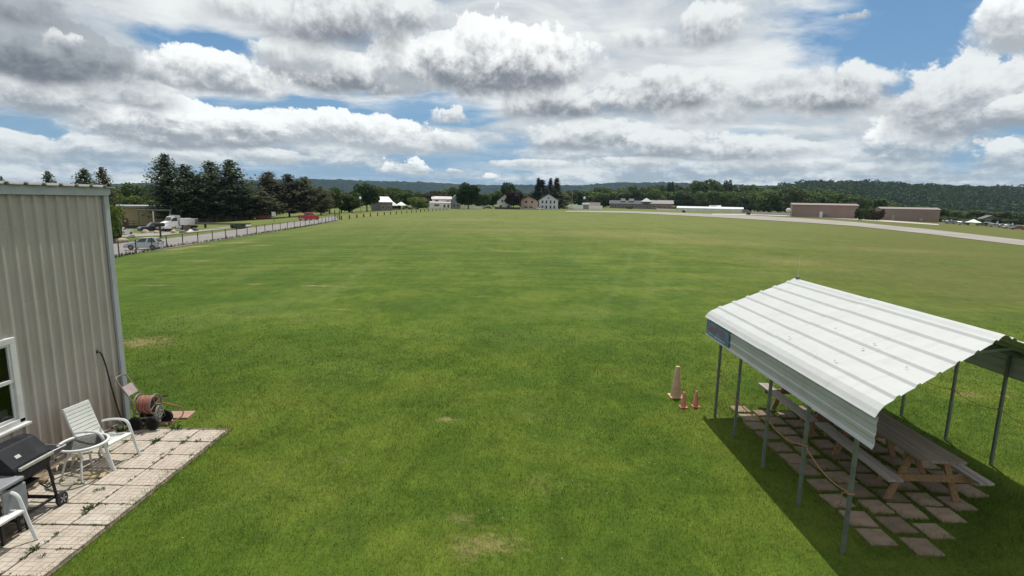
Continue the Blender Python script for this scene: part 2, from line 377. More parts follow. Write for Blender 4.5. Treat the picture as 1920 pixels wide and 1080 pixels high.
def ground_mat():
    m, nt, b = newmat('lawn_ground')
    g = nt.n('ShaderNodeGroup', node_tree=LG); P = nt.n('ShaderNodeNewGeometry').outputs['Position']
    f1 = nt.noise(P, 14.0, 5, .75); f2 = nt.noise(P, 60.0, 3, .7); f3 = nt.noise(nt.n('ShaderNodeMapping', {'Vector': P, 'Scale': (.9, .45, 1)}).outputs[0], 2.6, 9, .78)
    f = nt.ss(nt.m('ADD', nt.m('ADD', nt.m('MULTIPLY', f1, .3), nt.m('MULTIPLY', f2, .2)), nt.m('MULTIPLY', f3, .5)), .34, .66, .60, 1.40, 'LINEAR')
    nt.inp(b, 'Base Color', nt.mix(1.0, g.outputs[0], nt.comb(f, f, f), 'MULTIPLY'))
    b.inputs['Roughness'].default_value = .95; b.inputs['Specular IOR Level'].default_value = .08
    bn = nt.n('ShaderNodeBump', {'Strength': .5, 'Distance': .03, 'Height': f1}); nt.inp(b, 'Normal', bn.outputs[0])
    return m
M_LAWN = ground_mat()
def build_ground():
    ys = [-60, -30, -12, -4]+list(np.linspace(0, 14, 15))+list(14+np.geomspace(.6, 4300, 120)); xs1 = np.geomspace(1.0, 5000, 70)
    xs = sorted(list(-xs1)+[0]+list(xs1))
    V = [(x, y, gz(x, y)) for y in ys for x in xs]; n = len(xs)
    Fs = [(j*n+i, j*n+i+1, (j+1)*n+i+1, (j+1)*n+i) for j in range(len(ys)-1) for i in range(n-1)]
    mb = MB(); mb.v = V; mb.f = Fs
    o = obj('ground', mb, M_LAWN, fixn=False, smooth=False); o.data.polygons.foreach_set('use_smooth', [True]*len(o.data.polygons))
    setp(o, 'wide mown grass airfield with straw coloured dry patches', 'field', kind='structure')
build_ground()
def strip(name, near, far, m, label, cat, lift=.012, n=40, w=6):
    """a surfaced strip between two edge lines given on the ground"""
    def lerp(pts, t):
        L = [0]
        for a, b in zip(pts, pts[1:]): L.append(L[-1]+math.dist(a[:2], b[:2]))
        d = t*L[-1]
        for i in range(len(pts)-1):
            if d <= L[i+1]+1e-9:
                k = (d-L[i])/max(L[i+1]-L[i], 1e-9); return [pts[i][j]+(pts[i+1][j]-pts[i][j])*k for j in (0, 1)]
        return pts[-1][:2]
    mb = MB(); V = []
    for i in range(n+1):
        a = lerp(near, i/n); b = lerp(far, i/n)
        for k in range(w+1):
            x = a[0]+(b[0]-a[0])*k/w; y = a[1]+(b[1]-a[1])*k/w
            V.append((x, y, gz(x, y)+lift+.0004*max(0, y-30)))
    mb.v = V; mb.f = [(i*(w+1)+k, i*(w+1)+k+1, (i+1)*(w+1)+k+1, (i+1)*(w+1)+k) for i in range(n) for k in range(w)]
    o = obj(name, mb, m); setp(o, label, cat, kind='structure')
    for p in o.data.polygons:
        if p.normal.z < 0: o.data.flip_normals(); break
    return o
M_ROAD = mat('worn_asphalt', (.205, .185, .178), .9, var=.16, vs=.35, bump=.2, bs=30, dirt=(.13, .12, .115), dscale=.25, damt=.35)
M_RUN = mat('pale_concrete', (.40, .365, .32), .9, var=.14, vs=.08, dirt=(.2, .185, .165), dscale=.05, damt=.5)
M_RUN2 = mat('grey_runway', (.24, .222, .20), .9, var=.16, vs=.08, dirt=(.30, .28, .25), dscale=.06, damt=.5)
M_GRAV = mat('gravel_yard', (.24, .225, .20), .95, var=.2, vs=.5, dirt=(.12, .13, .07), dscale=.3, damt=.6)
PX = lambda L: [G(a, b) for a, b in L]
strip('road', PX([(195, 487), (240, 478.5), (308, 467), (380, 455.5), (440, 446.5), (520, 433.5), (600, 420.5), (636, 414.5)]),
      PX([(190, 459), (250, 454), (310, 448), (380, 440), (440, 431.5), (520, 421), (575, 413), (628, 405)]), M_ROAD, 'pale worn asphalt road running beside the chain link fence', 'road', .02)
strip('parking_yard', PX([(195, 446), (300, 442), (380, 434), (470, 425)]), PX([(195, 440), (290, 436), (380, 430), (470, 421)]), M_GRAV, 'gravel yard in front of the tan building', 'yard', .015)
strip('runway', PX([(1058, 397.6), (1180, 399.6), (1300, 405.5), (1400, 411), (1500, 417), (1600, 424), (1740, 439), (1920, 461), (2010, 473)]),
      PX([(1064, 395.6), (1180, 396.2), (1300, 400.3), (1400, 404), (1500, 409.5), (1600, 416.5), (1740, 430), (1920, 450.5), (2010, 462)]), M_RUN2, 'long pale grey runway crossing the far side of the field', 'runway', .03)
strip('taxiway', PX([(1335, 402.6), (1420, 403.8), (1480, 406), (1560, 409.5), (1650, 415.5), (1760, 422.5)]), PX([(1335, 401), (1420, 401.8), (1480, 403.3), (1560, 406), (1650, 412.5), (1760, 420.6)]), M_RUN, 'narrow pale taxiway in front of the brown hangars', 'taxiway', .03)
# ---------------------------------------------------------------- hills
def hill(name, Y, prof, m, label, depth, amp, foot=-60):
    """a ridge: profile = (photo column, skyline row); a slope falling towards the viewer"""
    V = []; n = 0; cols = np.linspace(prof[0][0], prof[-1][0], 420); rows = 26
    pr = np.interp(cols, [p[0] for p in prof], [p[1] for p in prof])
    xs = []
    for c, r in zip(cols, pr):
        x = (c-960)/F*Y*1.0; x = at(c, Y)[0]
        lo, hi = -200.0, 900.0
        for _ in range(50):
            mm = (lo+hi)/2
            if proj(x, Y, mm)[1] > r: lo = mm
            else: hi = mm
        xs.append((x, lo))
    rr = np.random.default_rng(int(Y))
    for j in range(rows+1):
        t = j/rows
        for i, (x, z) in enumerate(xs):
            k = 1-(1-t)**1.0
            zz = foot+(z-foot)*math.sin(min(1, t/.93)*PI/2)**1.25 if t <= .93 else z-(t-.93)*120
            sc = 1-(1-t)*depth/Y
            V.append((x*sc+rr.normal(0, amp*.4), Y*sc, zz+rr.normal(0, amp)*(0.25 if .86 < t else 1)))
    n = len(xs)
    mb = MB(); mb.v = V; mb.f = [(j*n+i, j*n+i+1, (j+1)*n+i+1, (j+1)*n+i) for j in range(rows) for i in range(n-1)]
    o = obj(name, mb, m, fixn=False); setp(o, label, 'hills', kind='structure'); return o
def forest_mat(name, a, b, sc):
    m, nt, bs = newmat(name); P = nt.n('ShaderNodeNewGeometry').outputs['Position']
    f = nt.ss(nt.m('ADD', nt.m('MULTIPLY', nt.noise(P, sc, 6, .7), .6), nt.m('MULTIPLY', nt.noise(P, sc*9, 4, .7), .4)), .36, .62)
    nt.inp(bs, 'Base Color', nt.mix(f, a, b)); bs.inputs['Roughness'].default_value = 1; bs.inputs['Specular IOR Level'].default_value = 0
    return m
hill('far_hills', 3600, [(-150, 348), (200, 346), (470, 340), (575, 337), (640, 339), (700, 341), (740, 342.5), (790, 343), (830, 345), (870, 347.5), (900, 349), (960, 348.5), (1040, 349), (1090, 349), (1130, 346), (1165, 344), (1210, 345), (1240, 344), (1300, 346), (1420, 350), (1500, 349), (1700, 350), (2100, 356)], forest_mat('far_forest', (.010, .020, .020), (.026, .040, .032), .006), 'blue wooded ridge along the horizon', 1500, 3.0)
hill('near_hill', 1500, [(1330, 379.5), (1380, 368.5), (1440, 360.5), (1480, 353.0), (1510, 349.5), (1550, 349.0), (1580, 348.5), (1620, 349.5), (1660, 352.0), (1710, 354.5), (1760, 356.5), (1810, 358.0), (1870, 358.5), (1920, 360.0), (2000, 363.5), (2150, 369.5)], forest_mat('near_forest', (.014, .028, .012), (.040, .066, .024), .02), 'long dark green wooded hill behind the hangars', 800, 3.0, foot=-20)
# ---------------------------------------------------------------- grass blades of the near lawn
PAVERS = []     # (x, y, half) squares the blades keep clear of
def paver_spots():
    rr = random.Random(3); L = []
    for i in range(7):
        x = 4.78+.43*i
        y0 = 6.12+.36*max(0, i-1)*.95 if i else 6.3
        for j in range(12):
            y = y0+.43*j
            if y > 10.75: break
            L.append((x+rr.uniform(-.03, .03), y+rr.uniform(-.03, .03), rr.uniform(-.10, .10), .172+rr.uniform(-.012, .010)))
    return L
PAVE = paver_spots()
def blade_mat():
    m, nt, b = newmat('grass_blades'); N = m.node_tree
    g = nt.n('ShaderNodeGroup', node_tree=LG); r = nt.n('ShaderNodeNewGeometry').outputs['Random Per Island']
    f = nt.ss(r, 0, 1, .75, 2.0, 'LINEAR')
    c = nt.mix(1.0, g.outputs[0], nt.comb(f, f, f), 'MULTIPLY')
    r2 = nt.m('FRACT', nt.m('MULTIPLY', r, 37.0))
    c = nt.mix(nt.ss(r2, .86, .95, 0, .6), c, (.20, .185, .075))
    nt.inp(b, 'Base Color', c); b.inputs['Roughness'].default_value = .6; b.inputs['Specular IOR Level'].default_value = .25
    tr = nt.n('ShaderNodeBsdfTranslucent', {'Color': c}); mx = nt.n('ShaderNodeMixShader', {0: .45, 1: b.outputs[0], 2: tr.outputs[0]})
    nt.L.new(mx.outputs[0], N.nodes['Material Output'].inputs[0]); return m
def build_blades():
    pts = []
    for (y0, y1, dens, hh, ww) in [(4.4, 6.5, 2600, .040, .0050), (6.5, 9, 2100, .042, .0062), (9, 12, 1300, .044, .0085), (12, 16, 650, .046, .012), (16, 21, 260, .05, .018)]:
        for ya in np.arange(y0, y1, .5):
            yb = min(ya+.5, y1); xm = 1.05*yb+.6
            nn = int(dens*(yb-ya)*2*xm)
            pts.append(np.stack([RNG.uniform(-xm, xm, nn), RNG.uniform(ya, yb, nn), np.full(nn, hh), np.full(nn, ww)], 1))
    P = np.concatenate(pts)
    x, y = P[:, 0], P[:, 1]
    keep = ~((x < -5.17+.04*np.sin(y*9)+.03*np.sin(y*23)+RNG.normal(0, .045, len(x))) & (y < 9.12)) & ~((x < -6.05) & (y < 9.95)) & ~((x < -7.0) & (y < 9.5)) & ~((x > -6.6) & (x < -6.0) & (y < 9.9) & (y > 9.1) & (x < -6.2))
    jit = np.abs(RNG.normal(0, .022, len(x)))
    for px, py, rz, hf in PAVE: keep &= ~((np.abs(x-px) < hf-.012-jit) & (np.abs(y-py) < hf-.012-jit))
    keep &= RNG.uniform(0, 1, len(x)) < np.clip((21-y)/7, 0, 1)
    P = P[keep]; n = len(P); x, y, h, w = P.T
    z = np.array([gz(a, b) for a, b in zip(x, y)])
    edge = ((x > 4.4) & (x < 7.7) & (y > 5.9) & (y < 10.9)) | (x > -5.35) & (x < -4.98) & (y < 9.3); h = np.where(edge, h*2.0, h)
    tuft = np.sin(x*2.1+1.3*np.sin(y*1.7))*np.sin(y*1.9+1.1*np.sin(x*2.3)); h = h*(1+.25*np.clip(tuft, -.5, 1))
    th = RNG.uniform(0, 2*PI, n); lean = RNG.uniform(.15, 1.0, n); ph = RNG.uniform(0, 2*PI, n)
    h = h*RNG.uniform(.45, 1.25, n); w = w*RNG.uniform(.7, 1.3, n)
    dx, dy = np.cos(th)*w/2, np.sin(th)*w/2
    A = np.stack([x-dx, y-dy, z-.004], 1); B = np.stack([x+dx, y+dy, z-.004], 1)
    Tp = np.stack([x+np.cos(ph)*lean*h, y+np.sin(ph)*lean*h, z+h*np.sqrt(np.clip(1.1-lean**2*.6, .2, 1))], 1)
    V = np.stack([A, B, Tp], 1).reshape(-1, 3)
    me = npmesh('lawn_grass', V, np.arange(3*n), 3, blade_mat())
    o = D.objects.new('lawn_grass', me); COL.objects.link(o); setp(o, 'short mown green grass of the near lawn', 'grass', kind='stuff')
    print('blades', n)
build_blades()
M_CLOV = mat('clover_white', (.62, .62, .56), .8, var=.1)
M_WEED = mat('weed_leaf', (.05, .095, .02), .7, var=.3, vs=8, island=.4)
def build_clover():
    mb = MB(); rr = random.Random(11)
    cl = [(rr.uniform(1000, 1330), rr.uniform(760, 1060)) for _ in range(5)]+[(1215, 880), (1210, 870), (880, 780), (950, 950), (700, 780), (1290, 1000), (1040, 1050), (360, 1020)]
    for cx, cy in cl:
        for _ in range(rr.randint(1, 6)):
            g = G(cx+rr.gauss(0, 22), cy+rr.gauss(0, 10)); r = rr.uniform(.0045, .0075)
            if g[0] < -5 or g[0] > 3.7: continue
            mb.lathe([(0, .0), (r, r*.5), (r*.8, r*1.2), (0, r*1.5)], (g[0], g[1], g[2]+.038), 6)
    o = obj('clover_flowers', mb, M_CLOV, fixn=False); setp(o, 'tiny white clover flowers scattered in the near lawn', 'flowers', kind='stuff')
build_clover()
# ================================================================ NEAR: metal building on the left
M_SIDE = None
def siding_mat():
    m, nt, b = newmat('beige_steel_siding')
    tc = nt.n('ShaderNodeTexCoord').outputs['Object']; s = nt.n('ShaderNodeSeparateXYZ', {0: tc}); x, y, z = s.outputs
    n1 = nt.noise(nt.comb(nt.m('MULTIPLY', y, 9.0), nt.m('MULTIPLY', z, .5), 0.0), 1.0, 6, .6)
    n2 = nt.noise(tc, 1.3, 5, .6)
    c = nt.mix(nt.ss(nt.m('ADD', nt.m('MULTIPLY', n1, .6), nt.m('MULTIPLY', n2, .4)), .32, .68), (.345, .316, .284), (.425, .39, .352))
    fy = nt.m('ABSOLUTE', nt.m('SUBTRACT', nt.m('FRACT', nt.m('MULTIPLY', nt.m('ADD', y, .245+.0992-.06), 1/.1985)), .5)); fz = nt.m('ABSOLUTE', nt.m('SUBTRACT', nt.m('FRACT', nt.m('MULTIPLY', z, 1/1.05)), .5))
    dot = nt.m('MULTIPLY', nt.ss(fy, .03, .05, 1, 0), nt.ss(fz, .006, .010, 1, 0)); c = nt.mix(nt.m('MULTIPLY', dot, .7), c, (.14, .12, .10))
    c = nt.mix(nt.m('MULTIPLY', nt.ss(nt.noise(nt.comb(nt.m('MULTIPLY', y, 22.0), nt.m('MULTIPLY', z, .9), 2.0), 1.0, 5, .65), .5, .72), .35), c, (.25, .22, .18))
    rust = nt.m('MULTIPLY', nt.ss(n1, .40, .64), nt.ss(z, .05, 1.3, .85, 0))
    c = nt.mix(rust, c, (.22, .155, .095))
    spl = nt.m('MULTIPLY', nt.ss(nt.noise(tc, 7.0, 5, .7), .52, .7), nt.ss(z, .0, .45, .6, 0)); c = nt.mix(spl, c, (.13, .105, .07))
    nt.inp(b, 'Base Color', c); b.inputs['Roughness'].default_value = .5; b.inputs['Specular IOR Level'].default_value = .4
    return m
M_SIDE = siding_mat()
M_TRIM = mat('pale_trim', (.37, .39, .415), .5, var=.10, vs=2.5, dirt=(.22, .21, .20), dscale=3, damt=.35)
M_WHITE = mat('white_vinyl', (.60, .60, .59), .45, var=.06, vs=3, dirt=(.35, .33, .3), dscale=5, damt=.3)
M_ROOF = mat('galvanised_roof', (.42, .40, .39), .45, metal=.3, var=.12, vs=2)
M_DARK = mat('dark_interior', (.018, .018, .018), .9)
M_INT = mat('interior_board', (.16, .15, .135), .9, var=.1)
M_BLACK = mat('black_rubber', (.018, .018, .019), .55, var=.2, vs=6)
def glass_mat(name, tint=(.9, .95, .93), refl=1.0):
    m, nt, b = newmat(name); N = m.node_tree
    tr = nt.n('ShaderNodeBsdfTransparent', {'Color': (*tint, 1)}); gl = nt.n('ShaderNodeBsdfGlossy', {'Color': (1, 1, 1, 1), 'Roughness': .03})
    fr = nt.m('MULTIPLY', nt.n('ShaderNodeFresnel', {'IOR': 1.5}).outputs[0], refl)
    mx = nt.n('ShaderNodeMixShader', {0: fr, 1: tr.outputs[0], 2: gl.outputs[0]}); nt.L.new(mx.outputs[0], N.nodes['Material Output'].inputs[0]); return m
M_GLASS = glass_mat('window_glass', (.55, .62, .58))
M_TGLASS = glass_mat('table_glass', (.95, .975, .96), 1.6)
WX = -7.135; YC = 9.44; EZ = 4.30
bld = thing('metal_building', 'beige ribbed metal building with white corner trim at the left edge', 'building', (WX, YC, 0))
PER = .1985
def ribs(y0, y1):
    """rib profile along y as (y, out)"""
    L = [(y0, 0)]; k0 = math.floor((YC-y1)/PER)-1
    for k in range(k0, k0+int((y1-y0)/PER)+4):
        yc = YC-.245-k*PER
        for dy, o in ((-.040, 0), (-.022, .030), (.022, .030), (.040, 0)):
            if y0 < yc+dy < y1: L.append((yc+dy, o))
    L.append((y1, 0)); return sorted(L)
wm = MB()
WY0, WY1, WZ0, WZ1 = 6.16, 7.35, .90, 2.13
def wallpiece(y0, y1, zs):
    pr = ribs(y0, y1); n = len(pr); b = len(wm.v)
    for z in zs:
        for y, o in pr: wm.v.append((o, y-YC, z))
    for j in range(len(zs)-1):
        for i in range(n-1): wm.f.append((b+j*n+i, b+j*n+i+1, b+(j+1)*n+i+1, b+(j+1)*n+i))
wallpiece(WY1, YC-.02, [.05, 1, 2, 3, EZ-.12]); wallpiece(-4, WY0, [.05, 1, 2, 3, EZ-.12])
wallpiece(WY0, WY1, [.05, WZ0]); wallpiece(WY0, WY1, [WZ1, 3, EZ-.12])
obj('wall', wm, M_SIDE, bld, fixn=False)
b2 = MB()   # hidden walls that keep the inside dark, floor slab and foundation lip
b2.box(-6.0, .0, EZ/2, 11.9, .05, EZ-.05).box(-6.0, -13.4, EZ/2, 11.9, .05, EZ-.05).box(-11.95, -6.7, EZ/2, .05, 13.3, EZ-.05).box(-6.0, -6.7, .03, 11.8, 13.3, .06)
obj('inner_wall', b2, M_INT, bld)
b3 = MB().box(.005, -6.72, .03, .05, 13.44, .10); obj('foundation', b3, mat('foundation_concrete', (.22, .2, .175), .9, var=.25, vs=5), bld)
tr = MB().box(.045, -6.66, EZ-.055, .035, 13.4, .115).box(.06, -6.66, EZ-.12, .02, 13.3, .025); obj('eave_trim', tr, M_TRIM, bld, bevel=.004)
ct = MB().box(.03, -.055, (EZ-.02)/2+.02, .045, .11, EZ-.03).box(-.07, .02, (EZ-.02)/2+.02, .16, .045, EZ-.03); obj('corner_trim', ct, M_TRIM, bld, bevel=.004)
rf = MB(); yy = []; k = 0
y = .10
prof = []
while y > -13.5:
    prof += [(y, 0.0), (y-.20, 0.0), (y-.225, .03), (y-.275, .03)]; y -= .30
nst = [(.118, EZ+.012), (-4, EZ+.05), (-12, EZ+.12)]
bv = len(rf.v); n = len(prof)
for xx, zz in nst:
    for yy_, o in prof: rf.v.append((xx, yy_, zz+o))
for j in range(2):
    for i in range(n-1): rf.f.append((j*n+i, j*n+i+1, (j+1)*n+i+1, (j+1)*n+i))
obj('roof', rf, M_ROOF, bld, fixn=False, solid=.014)
wf = MB(); fy0, fy1 = WY0-YC, WY1-YC; fw_ = .058
for (ya, yb, za, zb) in ((fy0-.03, fy1+.03, WZ1-fw_, WZ1+.03), (fy0-.03, fy0+fw_, WZ0, WZ1-fw_), (fy1-fw_, fy1+.03, WZ0, WZ1-fw_), (fy0-.03, fy1+.03, WZ0-.03, WZ0+.06)):
    wf.box(.012, (ya+yb)/2, (za+zb)/2, .085, yb-ya, zb-za)
win = obj('window', wf, M_WHITE, bld, bevel=.006)
sh_ = MB(); zm = (WZ0+WZ1)/2+.02
for (ya, yb, za, zb, xo) in ((fy0+fw_, fy1-fw_, zm-.025, zm+.03, .028), (fy1-fw_-.045, fy1-fw_, WZ0+.06, zm-.025, .012), (fy0+fw_, fy0+fw_+.045, WZ0+.06, zm-.025, .012), (fy0+fw_+.045, fy1-fw_-.045, WZ0+.06, WZ0+.10, .012), (fy1-fw_-.03, fy1-fw_, zm+.03, WZ1-fw_, .022), (fy0+fw_, fy0+fw_+.03, zm+.03, WZ1-fw_, .022), (fy0+fw_+.03, fy1-fw_-.03, WZ1-fw_-.03, WZ1-fw_, .022)):
    sh_.box(xo, (ya+yb)/2, (za+zb)/2, .03, yb-ya, zb-za)
obj('sash', sh_, M_WHITE, win, bevel=.004)
obj('sill', MB().box(.075, (fy0+fy1)/2, WZ0-.035, .08, fy1-fy0+.12, .035), M_WHITE, win, bevel=.004)
obj('pane', MB().quad((.008, fy0+fw_, WZ0+.06), (.008, fy1-fw_, WZ0+.06), (.008, fy1-fw_, WZ1-fw_), (.008, fy0+fw_, WZ1-fw_)), M_GLASS, win, fixn=False)
obj('window_ledge', MB().box(-.19, (fy0+fy1)/2, WZ0+.02, .30, fy1-fy0, .04), M_INT, bld)
# cardboard carton on the inside ledge
bx = thing('carton', 'grey printed carton standing on the ledge behind the window glass', 'box', (WX-.17, 7.10, WZ0+.04))
obj('box', MB().box(0, 0, .09, .17, .34, .18), mat('carton_grey', (.36, .35, .34), .8, var=.12, vs=9), bx, bevel=.004)
pr_ = MB(); pts = [(.0, .0), (.02, .045), (.045, .01), (.06, .05), (.085, .02), (.1, .045), (.13, .02)]
pr_.tube([(.089, -.13+a*1.5, .05+b) for a, b in pts], .006, 4)
pr_.lathe([(.035, 0), (.035, .002)], (.087, -.135, .075), 14, 'x')
obj('print', pr_, mat('carton_ink', (.08, .08, .085), .7), bx)
# black hose from the wall
hp = [(WX+.03, 8.86, 1.52), (WX+.07, 8.885, 1.47), (WX+.095, 8.92, 1.25), (WX+.10, 8.98, .9), (WX+.11, 9.06, .45), (WX+.14, 9.13, .12), (WX+.22, 9.18, .035), (WX+.45, 9.22, .03)]
hz_ = thing('black_hose', 'thin black hose running down the beige wall from a hole', 'hose', (WX, 8.9, 0))
loc = lambda L, c: [(a-c[0], b-c[1], d-c[2]) for a, b, d in L]
def smooth_path(P, n=8):
    out = []; P = [Vector(p) for p in P]
    for i in range(len(P)-1):
        p0, p1, p2, p3 = P[max(i-1, 0)], P[i], P[i+1], P[min(i+2, len(P)-1)]
        for k in range(n):
            t = k/n; out.append(.5*((2*p1)+(p2-p0)*t+(2*p0-5*p1+4*p2-p3)*t*t+(3*p1-3*p2+p3-p0)*t**3))
    out.append(P[-1]); return out
obj('pipe', MB().tube(smooth_path(loc(hp, (WX, 8.9, 0))), .0125, 8), M_BLACK, hz_, smooth=True)
obj('collar', MB().lathe([(.035, 0), (.035, .02), (.02, .035)], (.0, -.04, 1.52), 14, 'x'), M_BLACK, hz_)
# ================================================================ patio slabs
def slab_mat():
    m, nt, b = newmat('beige_parquet_slab')
    tc = nt.n('ShaderNodeTexCoord').outputs['Object']; rnd = nt.n('ShaderNodeObjectInfo').outputs['Random']
    s = nt.n('ShaderNodeSeparateXYZ', {0: tc}); x, y, _ = s.outputs
    cs = .152
    cx = nt.m('FLOOR', nt.m('DIVIDE', x, cs)); cy = nt.m('FLOOR', nt.m('DIVIDE', y, cs))
    par = nt.m('MODULO', nt.m('ABSOLUTE', nt.m('ADD', cx, cy)), 2.0)
    fx = nt.m('FRACT', nt.m('MULTIPLY', x, 2/cs)); fy = nt.m('FRACT', nt.m('MULTIPLY', y, 2/cs))
    gx = nt.m('FRACT', nt.m('DIVIDE', x, cs)); gy = nt.m('FRACT', nt.m('DIVIDE', y, cs))
    ln = lambda v, w: nt.m('MAXIMUM', nt.ss(v, 0, w, 1, 0, 'LINEAR'), nt.ss(v, 1-w, 1, 0, 1, 'LINEAR'))
    inner = nt.m('ADD', nt.m('MULTIPLY', ln(fx, .10), par), nt.m('MULTIPLY', ln(fy, .10), nt.m('SUBTRACT', 1.0, par)))
    line = nt.m('MAXIMUM', inner, nt.m('MAXIMUM', ln(gx, .05), ln(gy, .05)))
    n = nt.noise(nt.vm('ADD', tc, nt.comb(nt.m('MULTIPLY', rnd, 50.0), 0.0, 0.0)), 5.0, 7, .65)
    c = nt.mix(nt.ss(n, .3, .7), (.355, .315, .262), (.475, .432, .365))
    c = nt.mix(nt.ss(rnd, .0, 1.0, 0, .35), c, (.37, .30, .245))
    P = nt.n('ShaderNodeNewGeometry').outputs['Position']; py = nt.n('ShaderNodeSeparateXYZ', {0: P}).outputs[1]
    c = nt.mix(nt.m('MULTIPLY', line, nt.ss(nt.noise(tc, 14, 3, .6), .2, .6, .45, .85)), c, (.15, .115, .095))
    st = nt.ss(nt.noise(nt.vm('ADD', P, (3, 1, 0)), 2.6, 7, .7), .52, .72, 0, .55); c = nt.mix(st, c, (.16, .135, .105))
    nt.inp(b, 'Base Color', c); b.inputs['Roughness'].default_value = .9; b.inputs['Specular IOR Level'].default_value = .2
    bn = nt.n('ShaderNodeBump', {'Strength': .6, 'Distance': .004, 'Height': nt.m('SUBTRACT', n, line)}); nt.inp(b, 'Normal', bn.outputs[0]); return m
M_SLAB = slab_mat(); M_DIRT = mat('bare_soil', (.15, .12, .088), .95, var=.4, vs=7, bump=.6, bs=25, dirt=(.045, .06, .02), dscale=5, damt=.6)
sm = None
rs = random.Random(5)
dirt = MB(); nx, ny = 12, 60
for j in range(ny+1):
    for i in range(nx+1):
        x = -7.15+(2.09)*i/nx; y = 3.6+5.6*j/ny
        dirt.v.append((x, y, .006+rs.uniform(-.004, .006)))
dirt.f = [(j*(nx+1)+i, j*(nx+1)+i+1, (j+1)*(nx+1)+i+1, (j+1)*(nx+1)+i) for j in range(ny) for i in range(nx)]
od = obj('soil', dirt, M_DIRT, fixn=False); setp(od, 'bare soil between the patio slabs and the wall', 'soil', kind='structure')
SL = .462
LBL = 'square beige parquet patterned concrete slab laid in the patio beside the metal building'
for i in range(4):
    for j in range(12):
        x = -5.10-SL/2-.008-i*(SL+.016); y = 9.08-SL/2-j*(SL+.016)
        if y < 3.9: continue
        if i == 3 and (j >= 5): continue
        if i == 2 and j >= 6: continue
        if sm is None:
            mb = MB().box(0, 0, -.01, SL, SL, .07)
            sm = obj('patio_slab', mb, M_SLAB, bevel=.006); o = sm
            setp(o, LBL, 'paving slab', 'patio slabs')
        else:
            o = sm.copy(); COL.objects.link(o)
        o.location = (x+rs.uniform(-.006, .006), y+rs.uniform(-.006, .006), rs.uniform(-.002, .006)); o.rotation_euler = (rs.uniform(-.006, .006), rs.uniform(-.006, .006), rs.uniform(-.012, .012))
# reddish brick-like slab beyond the reel
M_RED = mat('red_paver', (.30, .185, .14), .9, var=.2, vs=6, bump=.4, dirt=(.2, .17, .12), dscale=4, damt=.5)
o = obj('paving_brick', MB().box(0, 0, -.01, .46, .34, .07), M_RED, bevel=.008); o.location = (-6.36, 9.73, .012); o.rotation_euler = (0, 0, .1); setp(o, 'reddish paving block lying at the wall corner behind the hose reel', 'paving slab')
for k, (x, y, sx, sy, rz, lb) in enumerate([(-6.42, 9.36, .30, .18, .5, 'small tan stone slab between the hose reel and the red block'), (-6.22, 7.42, .34, .24, .35, 'tan stone slab under the glass side table')]):
    o = obj('stone_slab', MB().box(0, 0, .0, sx, sy, .07, top=(.93, .93)), mat('tan_stone', (.30, .235, .15), .9, var=.3, vs=8, bump=.5), bevel=.012); o.location = (x, y, .02); o.rotation_euler = (.02, .03, rz); setp(o, lb, 'stone')
# stones along the wall foot
def rock_mesh(name, m, seed, n=2, k=.25):
    bm = bmesh.new(); bmesh.ops.create_icosphere(bm, subdivisions=n, radius=1.0); rr = random.Random(seed)
    off = [Vector((rr.gauss(0, 1), rr.gauss(0, 1), rr.gauss(0, 1))).normalized() for _ in range(9)]; cut = [rr.uniform(.55, .9) for _ in off]
    for v in bm.verts:
        for d, c in zip(off, cut):
            q = v.co.dot(d)
            if q > c: v.co -= d*(q-c)
        v.co *= 1+rr.uniform(-.04, .04)
    me = D.meshes.new(name); bm.to_mesh(me); bm.free(); me.materials.append(m); return me
M_ROCK = mat('field_stone', (.24, .19, .13), .95, var=.35, vs=1.6, bump=.5, bs=6)
rk = [rock_mesh('wall_stone', M_ROCK, s) for s in (1, 2, 3)]
for i in range(26):
    y = 6.95+i*.068+rs.uniform(-.03, .03); o = D.objects.new('wall_stone', rk[i % 3]); COL.objects.link(o); s = rs.uniform(.035, .085)
    o.location = (-6.93+rs.uniform(-.04, .20), y, .02+s*.3); o.scale = (s*1.3, s, s*.7); o.rotation_euler = (rs.uniform(0, 6), rs.uniform(-.3, .3), rs.uniform(0, 6))
    setp(o, 'rough tan stone in the loose row along the foot of the metal wall', 'stone', 'stones along the wall foot')
